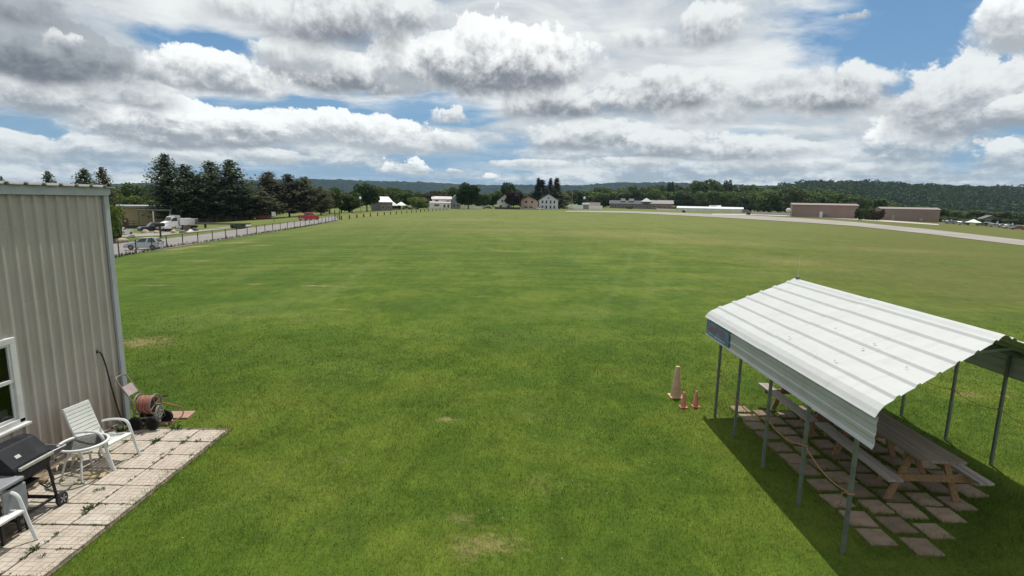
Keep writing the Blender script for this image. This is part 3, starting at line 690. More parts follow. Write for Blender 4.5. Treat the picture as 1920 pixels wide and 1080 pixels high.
def build_weeds():
    mb = MB(); rr = random.Random(4)
    spots = []
    for i in range(1, 4):
        for _ in range(26): spots.append((-5.10-i*(SL+.016)+rr.gauss(0, .012), rr.uniform(4.6, 9.05), rr.uniform(.015, .05)))
    for j in range(11):
        for _ in range(8): spots.append((rr.uniform(-6.4, -5.1), 9.08-j*(SL+.016)+rr.gauss(0, .012), rr.uniform(.012, .035)))
    spots += [(-6.06, 8.62, .07), (-6.05, 8.58, .06), (-6.04, 8.5, .05), (-5.62, 6.52, .07), (-5.60, 6.58, .06), (-5.57, 6.47, .05), (-5.59, 6.62, .06), (-5.60, 5.68, .06), (-5.61, 5.75, .05), (-5.58, 5.72, .05), (-6.05, 9.1, .1), (-5.95, 9.08, .06), (-5.85, 7.0, .05), (-5.8, 7.05, .05), (-6.80, 9.25, .12), (-6.88, 9.0, .14), (-6.6, 9.12, .08), (-5.4, 5.6, .05), (-5.35, 8.62, .06), (-5.25, 5.2, .05)]
    for x, y, s in spots:
        if y < 7.0 and x < -6.06: continue
        for _ in range(int(6+s*260)):
            a = rr.uniform(0, 2*PI); r = rr.uniform(0, s*.8); hx = x+math.cos(a)*r*.5; hy = y+math.sin(a)*r*.5; L = s*rr.uniform(.5, 1.0); w = .004+s*.08
            up = rr.uniform(.25, .9); ex, ey = math.cos(a), math.sin(a)
            mb.add([(hx-ey*w*.3, hy+ex*w*.3, .02), (hx+ey*w*.3, hy-ex*w*.3, .02), (hx+ex*L*.6+ey*w*.5, hy+ey*L*.6-ex*w*.5, .025+L*up*.8), (hx+ex*L, hy+ey*L, .025+L*up), (hx+ex*L*.6-ey*w*.5, hy+ey*L*.6+ex*w*.5, .025+L*up*.8)], [(0, 1, 2, 3, 4)])
    o = obj('weeds', mb, M_WEED, fixn=False); setp(o, 'small green weeds growing in the patio joints', 'weeds', kind='stuff')
build_weeds()
# ================================================================ patio chairs and table
M_CHAIR = mat('white_powder_coat', (.62, .63, .62), .4, var=.05, vs=4, dirt=(.42, .41, .38), dscale=6, damt=.25)
M_STRAP = mat('white_strap', (.60, .61, .57), .5, var=.06, vs=5, dirt=(.40, .40, .34), dscale=5, damt=.35)
def make_chair(name, label):
    t = thing(name, label, 'chair', (0, 0, 0), 0, 'white patio chairs'); Wd = .25
    for s in (-1, 1):
        y = s*Wd
        fr = smooth_path([(.37, y, .0), (.30, y, .22), (.235, y, .46), (.20, y, .555), (.13, y, .60), (-.02, y, .605), (-.16, y, .585), (-.27, y, .555)], 5)
        obj('arm_leg', MB().tube(fr, .021, 8, flat=.7), M_CHAIR, t, smooth=True)
        obj('leg', MB().tube(smooth_path([(-.40, y, 0), (-.30, y, .18), (-.20, y, .33), (-.05, y, .365)], 4), .017, 8), M_CHAIR, t, smooth=True)
    sf = MB(); sp = [(.27, .385), (.20, .395), (.05, .375), (-.10, .345), (-.20, .335), (-.27, .40), (-.34, .56), (-.41, .74), (-.46, .90)]
    for s in (-1, 1): sf.tube(smooth_path([(x, s*(Wd-.035), z) for x, z in sp], 5), .014, 8)
    sf.bar((.27, -Wd+.02, .385), (.27, Wd-.02, .385), .025, .025).bar((-.46, -Wd+.03, .90), (-.46, Wd-.03, .90), .022, .022).bar((-.22, -Wd, .335), (-.22, Wd, .335), .02, .02)
    obj('frame', sf, M_CHAIR, t, smooth=True)
    def straps(pts, n, a, b):
        mb = MB(); P = smooth_path([(x, 0, z) for x, z in pts], 12); L = [0]
        for p, q in zip(P, P[1:]): L.append(L[-1]+(q-p).length)
        def atl(d):
            for i in range(len(P)-1):
                if L[i+1] >= d: return P[i].lerp(P[i+1], (d-L[i])/(L[i+1]-L[i]+1e-9))
            return P[-1]
        stp = L[-1]/n
        for i in range(n):
            p = atl(i*stp+stp*.07); q = atl((i+1)*stp-stp*.07); d = (q-p).normalized(); nn = Vector((-d.z, 0, d.x)); nn = nn if nn.z > 0 or nn.x > 0 else -nn
            for s in (1,):
                w = Wd-.03
                vs = []
                for yy2, sag in ((-w, .0), (-w*.6, -.006), (0, -.009), (w*.6, -.006), (w, 0)):
                    for pt in (p, q):
                        vs.append(pt+nn*(.018+sag)+Vector((0, yy2, 0)))
                mb.add(vs, [(2*k2, 2*k2+1, 2*k2+3, 2*k2+2) for k2 in range(4)])
        return mb
    obj('seat', straps([(.28, .38), (.20, .395), (.05, .375), (-.10, .345), (-.19, .335)], 6, 0, 0), M_STRAP, t, solid=.005, fixn=False)
    obj('backrest', straps([(-.235, .36), (-.28, .42), (-.34, .56), (-.41, .74), (-.465, .91)], 10, 0, 0), M_STRAP, t, solid=.005, fixn=False)
    return t
ch1 = make_chair('patio_chair', 'white strap patio chair beside the glass table, near the hose reel')
ch1.location = (-6.34, 7.86, .028); ch1.rotation_euler = (0, 0, math.radians(-7)); ch1.scale = (.97, .97, 1.0)
dup(ch1, (-6.10, 5.68, .028), math.radians(-3), 'white strap patio chair in front of the black grill, cut off by the photo edge')
tb = thing('side_table', 'small round glass topped white side table between chair and grill', 'table', (-6.35, 7.47, .028))
R = .30; Z = .50
obj('rim', MB().tube([(math.cos(a)*R, math.sin(a)*R, Z) for a in np.linspace(0, 2*PI, 48, endpoint=False)], .021, 10, closed=True), M_CHAIR, tb, smooth=True)
obj('tabletop', MB().lathe([(0, Z-.004), (R-.012, Z-.004), (R-.012, Z+.004), (0, Z+.004)], n=48), M_TGLASS, tb, fixn=False)
obj('brace_ring', MB().tube([(math.cos(a)*R*.62, math.sin(a)*R*.62, Z-.085) for a in np.linspace(0, 2*PI, 36, endpoint=False)], .010, 8, closed=True), M_CHAIR, tb, smooth=True)
for k in range(4):
    a = math.radians(297+90*k); c, s_ = math.cos(a), math.sin(a)
    P = [(r*c, r*s_, z) for r, z in ((R*.93, Z-.015), (R*.86, Z-.04), (R*.66, Z-.09), (R*.70, Z-.20), (R*.84, .2), (R*1.0, 0))]
    obj('leg', MB().tube(smooth_path(P, 5), .0155, 8), M_CHAIR, tb, smooth=True)
# ================================================================ grill
M_GRILL = mat('black_enamel', (.009, .011, .014), .5, spec=.22, var=.3, vs=5, dirt=(.05, .052, .055), dscale=4, damt=.4)
M_GFR = mat('black_frame', (.02, .019, .022), .5, var=.3, vs=6)
M_WOODH = mat('grey_wood_handle', (.36, .35, .31), .6, var=.2, vs=12)
gr = thing('gas_grill', 'black gas grill with closed lid on a two wheeled cart under the window', 'grill', (-6.32, 6.36, .012), 0, None, (1, .9, 1))
pl = [(-.24, .74), (-.25, .93), (-.20, 1.01), (-.09, 1.045), (.03, 1.03), (.23, .83), (.25, .79), (.25, .74)]
lid = obj('lid', MB().prism(pl, -.31, .31), M_GRILL, gr, bevel=.012)
hb = MB().bar((.285, -.27, .80), (.285, .27, .80), .035, .042); obj('handle', hb, M_WOODH, lid, bevel=.006)
obj('badge', MB().box(.155, -.12, .912, .006, .075, .045, Matrix.Rotation(math.radians(-42), 3, 'Y')), mat('grey_badge', (.42, .42, .42), .4), lid)
fb = MB(); fb.prism([(-.24, .735), (.24, .735), (.20, .60), (.06, .50), (-.06, .50), (-.20, .60)], -.295, .295); obj('firebox', fb, M_GRILL, gr, bevel=.01)
for sx in (-.2, .2):
    for sy in (-.30, .30): obj('leg', MB().bar((sx*.9, sy*.93, .70), (sx*1.15, sy*1.05, .10 if sy > 0 else 0.0), .035, .035), M_GFR, gr, bevel=.003)
cb = MB().bar((-.22, -.31, .14), (.22, -.31, .14), .03, .03).bar((-.22, .31, .14), (.22, .31, .14), .03, .03).bar((.22, -.31, .155), (.22, .31, .155), .03, .03).bar((-.22, -.31, .155), (-.22, .31, .155), .03, .03); obj('crossbar', cb, M_GFR, gr)
for sx in (-.27, .27):
    w = obj('wheel', MB().lathe([(.03, -.022), (.088, -.022), (.098, -.012), (.098, .012), (.088, .022), (.03, .022)], (sx, .34, .099), 24, 'x'), M_BLACK, gr, smooth=True)
    hubm = MB().lathe([(0, -.026), (.012, -.026), (.012, .026), (0, .026)], (sx, .34, .099), 12, 'x')
    for q in range(5):
        a = 2*PI*q/5; hubm.bar((sx+(.024 if sx > 0 else -.024), .34+.02*math.cos(a), .099+.02*math.sin(a)), (sx+(.024 if sx > 0 else -.024), .34+.06*math.cos(a), .099+.06*math.sin(a)), .006, .012)
    obj('hub', hubm, mat('grey_hub', (.32, .32, .33), .5), w)
obj('axle', MB().tube([(-.27, .34, .099), (.27, .34, .099)], .008, 8), M_GFR, gr)
shf = MB().box(.02, .47, .735, .42, .22, .022); obj('side_shelf', shf, M_GFR, gr, bevel=.006)
obj('shelf_rail', MB().tube([(.20, .37, .765), (.22, .58, .765), (-.18, .58, .765), (-.20, .37, .765)], .009, 8), mat('steel_rail', (.5, .5, .52), .35, metal=.6), gr, smooth=True)
obj('gas_hose', MB().tube(smooth_path([(.05, .28, .58), (.12, .36, .5), (.16, .38, .36), (.08, .38, .24), (-.02, .36, .3)]), .010, 8), M_BLACK, gr, smooth=True)
obj('drip_tray', MB().box(.0, 0, .44, .20, .22, .10, top=(1.6, 1.6)), M_GFR, gr, bevel=.008)
obj('heat_shield', MB().box(-.02, .02, .40, .22, .26, .006), mat('dull_steel', (.28, .28, .28), .5, metal=.5), gr)
# grey side cart
M_GREYP = mat('grey_plastic', (.225, .235, .255), .5, var=.15, vs=5, dirt=(.15, .15, .15), dscale=4, damt=.4)
gc = thing('grey_cart', 'grey plastic shelf cart with a rounded drop panel next to the grill', 'cart', (-6.22, 5.97, .012))
obj('top', MB().box(0, -.04, .715, .50, .36, .05), M_GREYP, gc, bevel=.015)
pp = [(-.16, .655), (.15, .655), (.15, .32), (.125, .285), (-.135, .285), (-.16, .32)]
pm = MB(); pm.prism([(a, b) for a, b in pp], .215, .245, 'x'); obj('drop_panel', pm, M_GREYP, gc, bevel=.012)
obj('back_panel', MB().box(-.2, -.04, .38, .02, .32, .60), M_GREYP, gc)
for sx in (-.2, .2):
    for sy in (-.18, .14): obj('leg', MB().bar((sx, sy, .69), (sx, sy, 0), .03, .03), M_GFR, gc)
# ================================================================ hose reel cart
M_REEL = mat('taupe_reel_frame', (.185, .165, .145), .5, var=.15, vs=6)
M_HOSE = mat('terracotta_hose', (.27, .115, .088), .55, var=.2, vs=8, dirt=(.2, .11, .08), dscale=6, damt=.4)
M_PANEL = mat('faded_pink_plate', (.34, .27, .26), .6, var=.15, vs=7)
hr = thing('hose_reel_cart', 'four wheeled hose reel cart with a terracotta hose at the wall corner', 'hose reel', (-6.56, 9.17, .028), math.radians(4), None, .92)
for wx, wy in ((-.15, -.17), (.16, -.17), (-.15, .20), (.22, .20)):
    w = obj('wheel', MB().lathe([(.105, -.02), (.125, -.022), (.135, -.012), (.135, .012), (.125, .022), (.105, .02), (.105, -.02)], (wx, wy, .135), 26, 'y'), M_BLACK, hr, smooth=True)
    sp_ = MB().lathe([(0, -.018), (.03, -.018), (.03, .018), (0, .018)], (wx, wy, .135), 12, 'y')
    for q in range(5):
        a = 2*PI*q/5+.3; sp_.bar((wx+.02*math.cos(a), wy, .135+.02*math.sin(a)), (wx+.112*math.cos(a), wy, .135+.112*math.sin(a)), .02, .03, up=(0, 1, 0))
    obj('spokes', sp_, M_BLACK, w)
fr = MB()
for wy in (-.17, .20): fr.tube([(-.18, wy, .14), (.22, wy, .14)], .012, 8)
fr.tube([(-.15, -.17, .14), (-.15, .20, .14)], .011, 8).tube([(.18, -.17, .14), (.18, .20, .14)], .011, 8)
for wx in (-.19, .21): fr.tube(smooth_path([(wx, -.16, .15), (wx, -.12, .30), (wx, .0, .44), (wx, .12, .32), (wx, .19, .15)], 4), .013, 8)
fr.tube([(-.17, -.15, .25), (.2, -.15, .25)], .011, 8).tube([(-.17, .15, .25), (.2, .15, .25)], .011, 8).bar((-.17, -.02, .18), (.2, .02, .18), .10, .01)
obj('frame', fr, M_REEL, hr, smooth=True)
hl = MB()
top = (-.48, 1.0)
for wy in (-.14, .17): hl.tube(smooth_path([(-.15, wy, .14), (-.19, wy, .45), (-.22, wy, .62), (-.36, wy, .86), (-.44, wy, .99)], 5), .0135, 8)
hl.tube(smooth_path([(-.44, -.14, .99), (-.465, -.10, 1.035), (-.47, .015, 1.045), (-.465, .13, 1.035), (-.44, .17, .99)], 5), .0135, 8); obj('handle', hl, M_REEL, hr, smooth=True)
obj('plate', MB().add([(-.25, -.13, .68), (-.25, .16, .68), (-.36, .16, .86), (-.36, -.13, .86)], [(0, 1, 2, 3)]), M_PANEL, hr, solid=.012)
RX0, RX1, RZ = -.15, .155, .47
for rx in (RX0, RX1):
    rm = MB().tube([(rx, .195*math.cos(a), RZ+.195*math.sin(a)) for a in np.linspace(0, 2*PI, 32, endpoint=False)], .014, 8, closed=True)
    for q in range(4): rm.tube([(rx, 0, RZ), (rx, .19*math.cos(q*PI/2+.4), RZ+.19*math.sin(q*PI/2+.4))], .009, 6)
    obj('reel_rim', rm, M_REEL, hr, smooth=True)
obj('axle', MB().tube([(-.21, 0, RZ), (.27, 0, RZ)], .016, 10), M_REEL, hr, smooth=True)
hm = MB(); rr = random.Random(2); P = []
for layer, rad in ((0, .115), (1, .14), (2, .160)):
    n_ = 10
    for q in range(n_*16):
        t = q/(n_*16); xx = RX0+.03+(RX1-RX0-.06)*(t if layer % 2 == 0 else 1-t); a = 2*PI*q/16
        P.append((xx+.008*math.sin(a*.37+layer), rad*math.cos(a)+.004*math.sin(q*.31), RZ+rad*math.sin(a)))
hm.tube(P, .0135, 6)
hm.tube(smooth_path([(.05, -.155, RZ), (.02, -.172, RZ-.04), (.07, -.15, RZ-.12), (.1, -.10, RZ-.155)], 6), .0135, 6)
hm.tube(smooth_path([(.12, .16, RZ-.02), (.20, .22, .40), (.30, .30, .33), (.42, .40, .24), (.46, .36, .10), (.38, .24, .03), (.28, .10, .022), (.34, .02, .02)], 7), .0135, 6)
obj('hose', hm, M_HOSE, hr, smooth=True)
gw = MB().lathe([(.105, -.012), (.12, -.012), (.12, .012), (.105, .012), (.105, -.012)], (.235, -.03, .33), 26, 'x')
for q in range(7):
    a = 2*PI*q/7; gw.bar((.235, -.03+.02*math.cos(a), .33+.02*math.sin(a)), (.235, -.03+.108*math.cos(a), .33+.108*math.sin(a)), .02, .02, up=(1, 0, 0))
obj('gear_wheel', gw, mat('grey_gear', (.30, .28, .27), .5, var=.15), hr)
obj('gear_guard', MB().bar((.225, -.03, .45), (.225, -.03, .14), .11, .02, up=(1, 0, 0)), M_REEL, hr, bevel=.005)
ck = obj('crank', MB().tube([(.27, 0, RZ), (.285, .02, RZ+.14), (.30, .03, RZ+.15)], .010, 8), M_REEL, hr, smooth=True)
obj('grip', MB().tube([(.29, .03, RZ+.15), (.39, .04, RZ+.155)], .017, 10), M_BLACK, ck, smooth=True)
# ================================================================ picnic shelter
SK = .26                                 # the roof sheets run a little askew
SX0, SXR, SX1 = 4.10, 6.10, 8.10
def sk(x, y): return y+SK*(x-SX0)
M_SHEET = mat('white_painted_steel', (.44, .455, .45), .38, var=.04, vs=1.5, dirt=(.34, .335, .30), dscale=3.2, damt=.28, spec=.5)
def sheet_streaks():
    nt = NT(M_SHEET.node_tree); b = M_SHEET.node_tree.nodes['Principled BSDF']; old = b.inputs['Base Color'].links[0].from_socket
    tc = nt.n('ShaderNodeTexCoord').outputs['Object']
    st = nt.noise(nt.n('ShaderNodeMapping', {'Vector': tc, 'Scale': (1.2, 9.0, 1)}).outputs[0], 1.0, 7, .7)
    c = nt.mix(nt.ss(st, .50, .74, 0, .38), old, (.30, .30, .28)); sp = nt.ss(nt.noise(tc, 26.0, 3, .6), .70, .76, 0, .55); c = nt.mix(sp, c, (.27, .25, .2))
    nt.L.new(c, b.inputs['Base Color'])
    bn = nt.n('ShaderNodeBump', {'Strength': .35, 'Distance': .02, 'Height': nt.noise(tc, 1.7, 4, .5)}); nt.L.new(bn.outputs[0], b.inputs['Normal'])
sheet_streaks()
M_PANEL2 = mat('white_panel_steel', (.42, .43, .44), .4, var=.06, vs=1.5, dirt=(.27, .27, .26), dscale=2.5, damt=.25, spec=.5)
M_GALV = mat('galvanised_post', (.15, .17, .165), .45, metal=.35, var=.2, vs=6, dirt=(.12, .13, .12), dscale=8, damt=.4)
shl = thing('picnic_shelter', 'open picnic shelter with white ribbed metal roof on thin grey posts', 'shelter', (SXR, 8.2, 0))
o3 = (SXR, 8.2, 0)
ZE, ZR = 1.93, 2.66
def roof_prof():
    P = [(SX0-.07, ZE-.01), (SX0-.045, ZE+.015), (SX0-.01, ZE+.06), (SX0+.06, ZE+.115)]
    x0, x1 = SX0+.06, SXR-.05; z0, z1 = ZE+.115, ZR-.01
    nb = 6; L = x1-x0
    for i in range(nb):
        c = x0+L*(i+.62)/nb
        for dx, dz in ((-.058, .002), (-.030, .028), (.012, .028), (.040, .002)):
            x = c+dx; P.append((x, z0+(z1-z0)*(x-x0)/L+dz))
        for dx in (.12, .2):
            x = c+dx
            if x < x1-.03 and i < nb-1: P.append((x, z0+(z1-z0)*(x-x0)/L+.006))
    P += [(SXR-.06, ZR+.012), (SXR, ZR+.03)]
    return P+[(2*SXR-x, z) for x, z in P[-2::-1]]
RP = roof_prof()
Y0, Y1 = 5.62, 10.90
SKN = .40                                # the near ends are cut at a sharper slant than the far ones
def skewed(mb):
    f = lambda x, y: y+(x-SX0)*(SKN+(SK-SKN)*min(1, max(0, (y-Y0)/2.0)))*(1 if x < SXR else .8)+(0 if x < SXR else (SXR-SX0)*.2*(SKN+(SK-SKN)*min(1, max(0, (y-Y0)/2.0))))
    mb.v = [(x-o3[0], f(x, y)-o3[1], z) for x, y, z in mb.v]; return mb
for ya, yb, dz in ((Y0, 8.42, .0), (8.28, Y1, -.009)):      # two runs of sheets, lapped in the middle
    obj('roof', skewed(MB().sheet([(x, z+dz) for x, z in RP], list(np.linspace(ya, yb, 9)))), M_SHEET, shl, fixn=False, solid=.006)
for sgn, xs in ((-1, SX0), (1, SX1)):
    P = [(0, ZE-.02), (0, ZE-.075), (.012, ZE-.09), (.012, ZE-.125), (0, ZE-.14), (0, ZE-.225), (.012, ZE-.24), (.012, ZE-.275), (0, ZE-.29), (0, ZE-.355), (.022, ZE-.385), (.028, ZE-.40)]
    mb = MB().sheet([(xs+sgn*a, b) for a, b in P], list(np.linspace(Y0+.02, Y1-.02, 8))); obj('side_panel', skewed(mb), M_PANEL2, shl, fixn=False, solid=.005)
PY = [5.98, 7.02, 8.12, 9.26, 10.2]
PR = [7.25, 8.36, 9.31, 10.45, 11.4]
for xs, sgn in ((SX0+.035, -1), (SX1-.035, 1)):
    for py in (PY if sgn < 0 else PR): obj('post', MB().bar((xs-o3[0], py-o3[1], -.02), (xs-o3[0], py-o3[1], ZE+.02), .042, .042, up=(0, 1, 0)), M_GALV, shl, bevel=.004)
for xs in (SX0+.035, SX1-.035): obj('eave_rail', skewed(MB().bar((xs, Y0+.1, ZE-.0), (xs, Y1-.1, ZE-.0), .05, .05)), M_GALV, shl)
for py in PY:
    bm_ = MB().bar((SX0+.04, py, ZE+.03), (SXR, py, ZR-.055), .05, .05, up=(0, 1, 0)).bar((SXR, py, ZR-.055), (SX1-.04, py, ZE+.03), .05, .05, up=(0, 1, 0)).bar((SXR-.6, py, ZR-.26), (SXR+.6, py, ZR-.26), .04, .04, up=(0, 1, 0))
    obj('roof_bow', skewed(bm_), M_GALV, shl)
obj('ridge_rail', skewed(MB().bar((SXR, Y0+.1, ZR-.045), (SXR, Y1-.1, ZR-.045), .05, .05)), M_GALV, shl)
# leaves and droppings on the roof
M_LEAF = mat('dry_leaf', (.26, .19, .08), .9, var=.3)
for (px, py, s) in ((1480, 633, .035), (1566, 677, .045), (1618, 655, .03), (1640, 645, .03), (1567, 617, .02), (1700, 690, .02)):
    r = ray(px, py); best = None
    for k in range(4000):
        t = 5+k*.002; p = (r[0]*t, r[1]*t, H+r[2]*t)
        if SX0 < p[0] < SXR and p[2] <= ZE+.12+(ZR-ZE-.12)*(p[0]-SX0)/(SXR-SX0)+.012: best = p; break
    if best:
        o = obj('fallen_leaf', MB().add([(-s, 0, 0), (0, -s*.5, .006), (s, 0, .002), (.2*s, s*.6, .008)], [(0, 1, 2, 3)]), M_LEAF); o.location = (best[0], best[1], best[2]+.008); o.rotation_euler = (.1, -.33, px*1.7); setp(o, 'dry brown leaf lying on the white shelter roof', 'leaf', 'leaves on the shelter roof')
an = thing('antenna_mast', 'thin pale antenna rod standing at the far end of the shelter ridge', 'antenna', (SXR, sk(SXR, Y1)-.12, ZR+.03))
obj('rod', MB().tube([(0, 0, 0), (0, 0, .45)], [.0028, .001], 6), M_WHITE, an); obj('base', MB().box(0, 0, .02, .07, .05, .05), M_GALV, an)
# banner
M_BAN = mat('blue_banner', (.12, .20, .29), .6, var=.25, vs=4, dirt=(.20, .28, .36), dscale=4, damt=.5)
M_INK = mat('faded_red_lettering', (.36, .17, .21), .7, var=.3, vs=14)
bn_ = thing('banner_sign', 'blue banner with faded red lettering fixed to the shelter side panel', 'sign', (SX0-.028, 10.27, 1.72))
obj('sheet', MB().box(0, 0, 0, .012, 1.16, .29), M_BAN, bn_, bevel=.003)
sx_ = MB(); rr = random.Random(21); yy_ = .46
for word in (6, 5):                     # faded strokes, too worn in the photograph to be read
    for q in range(word):
        w_ = .062; zz = .035-.04*abs((yy_)/.5)
        sx_.bar((-.0085, yy_, zz-.05), (-.0085, yy_-.006, zz+.055), .012, .004, up=(1, 0, 0))
        k = rr.randint(0, 3)
        if k != 1: sx_.bar((-.0085, yy_, zz+.05), (-.0085, yy_-w_*.75, zz+.045), .012, .004, up=(1, 0, 0))
        if k != 2: sx_.bar((-.0085, yy_, zz), (-.0085, yy_-w_*.7, zz), .012, .004, up=(1, 0, 0))
        if k != 0: sx_.bar((-.0085, yy_-w_*.75, zz-.045), (-.0085, yy_-w_*.75, zz+.045), .012, .004, up=(1, 0, 0))
        if k == 3: sx_.bar((-.0085, yy_, zz-.045), (-.0085, yy_-w_*.7, zz-.045), .012, .004, up=(1, 0, 0))
        yy_ -= .082
    yy_ -= .05
obj('lettering', sx_, M_INK, bn_)
obj('white_edge', MB().box(-.0075, .0, -.105, .003, .85, .018), mat('faded_white_ink', (.42, .46, .52), .7, var=.3), bn_)
# ropes
M_ROPE = mat('yellow_rope', (.27, .155, .085), .8, var=.25, vs=20)
def rope(xs, zt, pys, label, sag, name='rope', tail=True):
    P = []
    for a, b in zip(pys, pys[1:]):
        for k in range(12):
            t = k/12; P.append((xs, a[0]+(b[0]-a[0])*t, a[1]+(b[1]-a[1])*t-sag*4*t*(1-t)))
    P.append((xs, pys[-1][0], pys[-1][1]))
    t_ = thing(name, label, 'rope', (xs, pys[0][0], 0)); q = lambda L: [(a-xs, b-pys[0][0], c) for a, b, c in L]
    obj('line', MB().tube(q(P), .0085 if tail else .005, 6), M_ROPE, t_, smooth=True)
    for y, z in pys: obj('knot', MB().tube([(math.cos(a)*.036, y-pys[0][0]+math.sin(a)*.036, z) for a in np.linspace(0, 2*PI, 12, endpoint=False)], .011, 6, closed=True), M_ROPE, t_, smooth=True)
    if tail: obj('tail', MB().tube(smooth_path(q([(xs-.03, pys[0][0], pys[0][1]), (xs-.06, pys[0][0]+.05, pys[0][1]-.03), (xs-.05, pys[0][0]+.07, pys[0][1]-.16), (xs-.07, pys[0][0]+.10, pys[0][1]-.22)])), .008, 6), M_ROPE, t_, smooth=True)
rope(SX0+.035, 1, [(PY[0], .80), (PY[1], .92), (PY[2], .84), (PY[3], .72), (PY[4], .95)], 'sagging yellow rope tied along the near left row of shelter posts', .10)
rope(SX1-.035, 1, [(PR[0], .95), (PR[1], .98), (PR[2], .98), (PR[3], .98), (PR[4], .98)], 'thin yellow rope strung along the far right row of shelter posts', .08, tail=False)
# pavers under the shelter
M_PAV = mat('reddish_paver', (.225, .165, .12), .92, var=.22, vs=5, bump=.5, bs=30, dirt=(.17, .15, .10), dscale=5, damt=.45)
def vary(m, k=.3):
    nt = NT(m.node_tree); b = m.node_tree.nodes['Principled BSDF']; old = b.inputs['Base Color'].links[0].from_socket
    r = nt.n('ShaderNodeObjectInfo').outputs['Random']; f = nt.ss(r, 0, 1, 1-k, 1+k, 'LINEAR'); P = nt.n('ShaderNodeNewGeometry').outputs['Position']
    c = nt.mix(1.0, old, nt.comb(f, f, f), 'MULTIPLY'); c = nt.mix(nt.ss(nt.noise(P, 4.5, 7, .7), .5, .7, 0, .6), c, (.11, .095, .06)); nt.L.new(c, b.inputs['Base Color'])
vary(M_PAV)
pv = None
for x, y, rz, hf in PAVE:
    if pv is None:
        pv = obj('stepping_stone', MB().box(0, 0, -.005, .332, .332, .06), M_PAV, bevel=.008); o = pv; setp(o, 'square reddish concrete stepping stone set in the grass under the picnic shelter', 'stepping stone', 'stepping stones under the shelter')
    else: o = pv.copy(); COL.objects.link(o)
    o.location = (x, y, rs.uniform(-.003, .004)); o.rotation_euler = (rs.uniform(-.01, .01), rs.uniform(-.01, .01), rz); o.scale = (hf/.166, hf/.166, 1)
# picnic tables
def wood(name, a, b):
    m, nt, bs = newmat(name); tc = nt.n('ShaderNodeTexCoord').outputs['Object']
    g = nt.noise(nt.n('ShaderNodeMapping', {'Vector': tc, 'Scale': (22, 1.2, 22)}).outputs[0], 1.0, 6, .65, .4); r = nt.n('ShaderNodeNewGeometry').outputs['Random Per Island']
    c = nt.mix(nt.ss(g, .3, .7), a, b); f = nt.ss(r, 0, 1, .82, 1.15, 'LINEAR'); c = nt.mix(1.0, c, nt.comb(f, f, f), 'MULTIPLY')
    nt.inp(bs, 'Base Color', c); bs.inputs['Roughness'].default_value = .8
    bn = nt.n('ShaderNodeBump', {'Strength': .3, 'Distance': .004, 'Height': g}); nt.inp(bs, 'Normal', bn.outputs[0]); return m
M_TOP = wood('weathered_top', (.165, .128, .10), (.245, .20, .165)); M_LEG = wood('brown_stained_wood', (.19, .11, .052), (.295, .18, .092)); M_BEN = wood('bleached_bench', (.235, .20, .18), (.34, .30, .275))
def make_table(label):
    t = thing('picnic_table', label, 'picnic table', (0, 0, 0), 0, 'picnic tables'); Lh = .985
    mb = MB()
    for i in range(5): mb.box(-.272+.136*i, 0, .735, .131, 2*Lh, .036)
    obj('tabletop', mb, M_TOP, t, bevel=.004)
    for s in (-1, 1):
        b = MB()
        for i in range(2): b.box(s*(.62+.0+.118*i), 0, .44, .112, 2*Lh, .036)
        obj('bench', b, M_BEN, t, bevel=.004)
    for e in (-1, 1):
        y = e*.66
        for s in (-1, 1): obj('leg', MB().bar((s*.26, y+e*.02, .70), (s*.56, y+e*.02, .0), .038, .09, up=(0, 1, 0)), M_LEG, t, bevel=.003) if False else obj('leg', MB().prism([(s*.20, .70), (s*.30, .70), (s*.60, .0), (s*.49, .0)], y+e*.02-.019, y+e*.02+.019), M_LEG, t, bevel=.003)
        obj('seat_beam', MB().box(0, y+e*.061, .37, 1.50, .038, .10), M_LEG, t, bevel=.003)
        obj('top_cleat', MB().box(0, y-e*.019, .672, .68, .038, .09), M_LEG, t, bevel=.003)
        obj('brace', MB().bar((0, y+e*.04, .36), (0, e*.22, .70), .07, .036), M_LEG, t)
    return t
pt = make_table('near picnic table under the shelter, weathered top with brown legs'); pt.scale = (.9, 1, 1); pt.location = (6.03, 7.86, .03); pt.rotation_euler = (0, 0, math.radians(-2))
dup(pt, (5.98, 9.92, .03), math.radians(-1), 'farther picnic table under the shelter, its bench end by the cones')
# cones
def cone_mat(name, a, b):
    return mat(name, a, .6, var=.2, vs=6, dirt=b, dscale=4, damt=.5)
def cone(name, label, px, py, top, r0, m, sq):
    g = G(px, py); h = hgt(g, top)
    t = thing(name, label, 'traffic cone', g)
    obj('cone', MB().lathe([(r0, .02), (r0*.97, .04), (r0*.38, h*.98), (r0*.33, h), (0, h)], n=24), m, t, smooth=True)
    obj('base', MB().box(0, 0, .014, sq, sq, .03), m, t, bevel=.008)
cone('tall_cone', 'tall faded beige traffic cone standing left of the shelter', 1267, 744, 687, .125, cone_mat('faded_beige_cone', (.47, .325, .20), (.38, .29, .20)), .30)
M_OC = cone_mat('faded_orange_cone', (.62, .215, .17), (.58, .32, .26))
cone('small_cone', 'small faded orange cone right beside the tall beige cone', 1281, 764, 735, .062, M_OC, .15)
cone('small_cone', 'small faded orange cone nearest the shelter post, apart from the beige cone', 1304, 763, 733, .062, M_OC, .15)
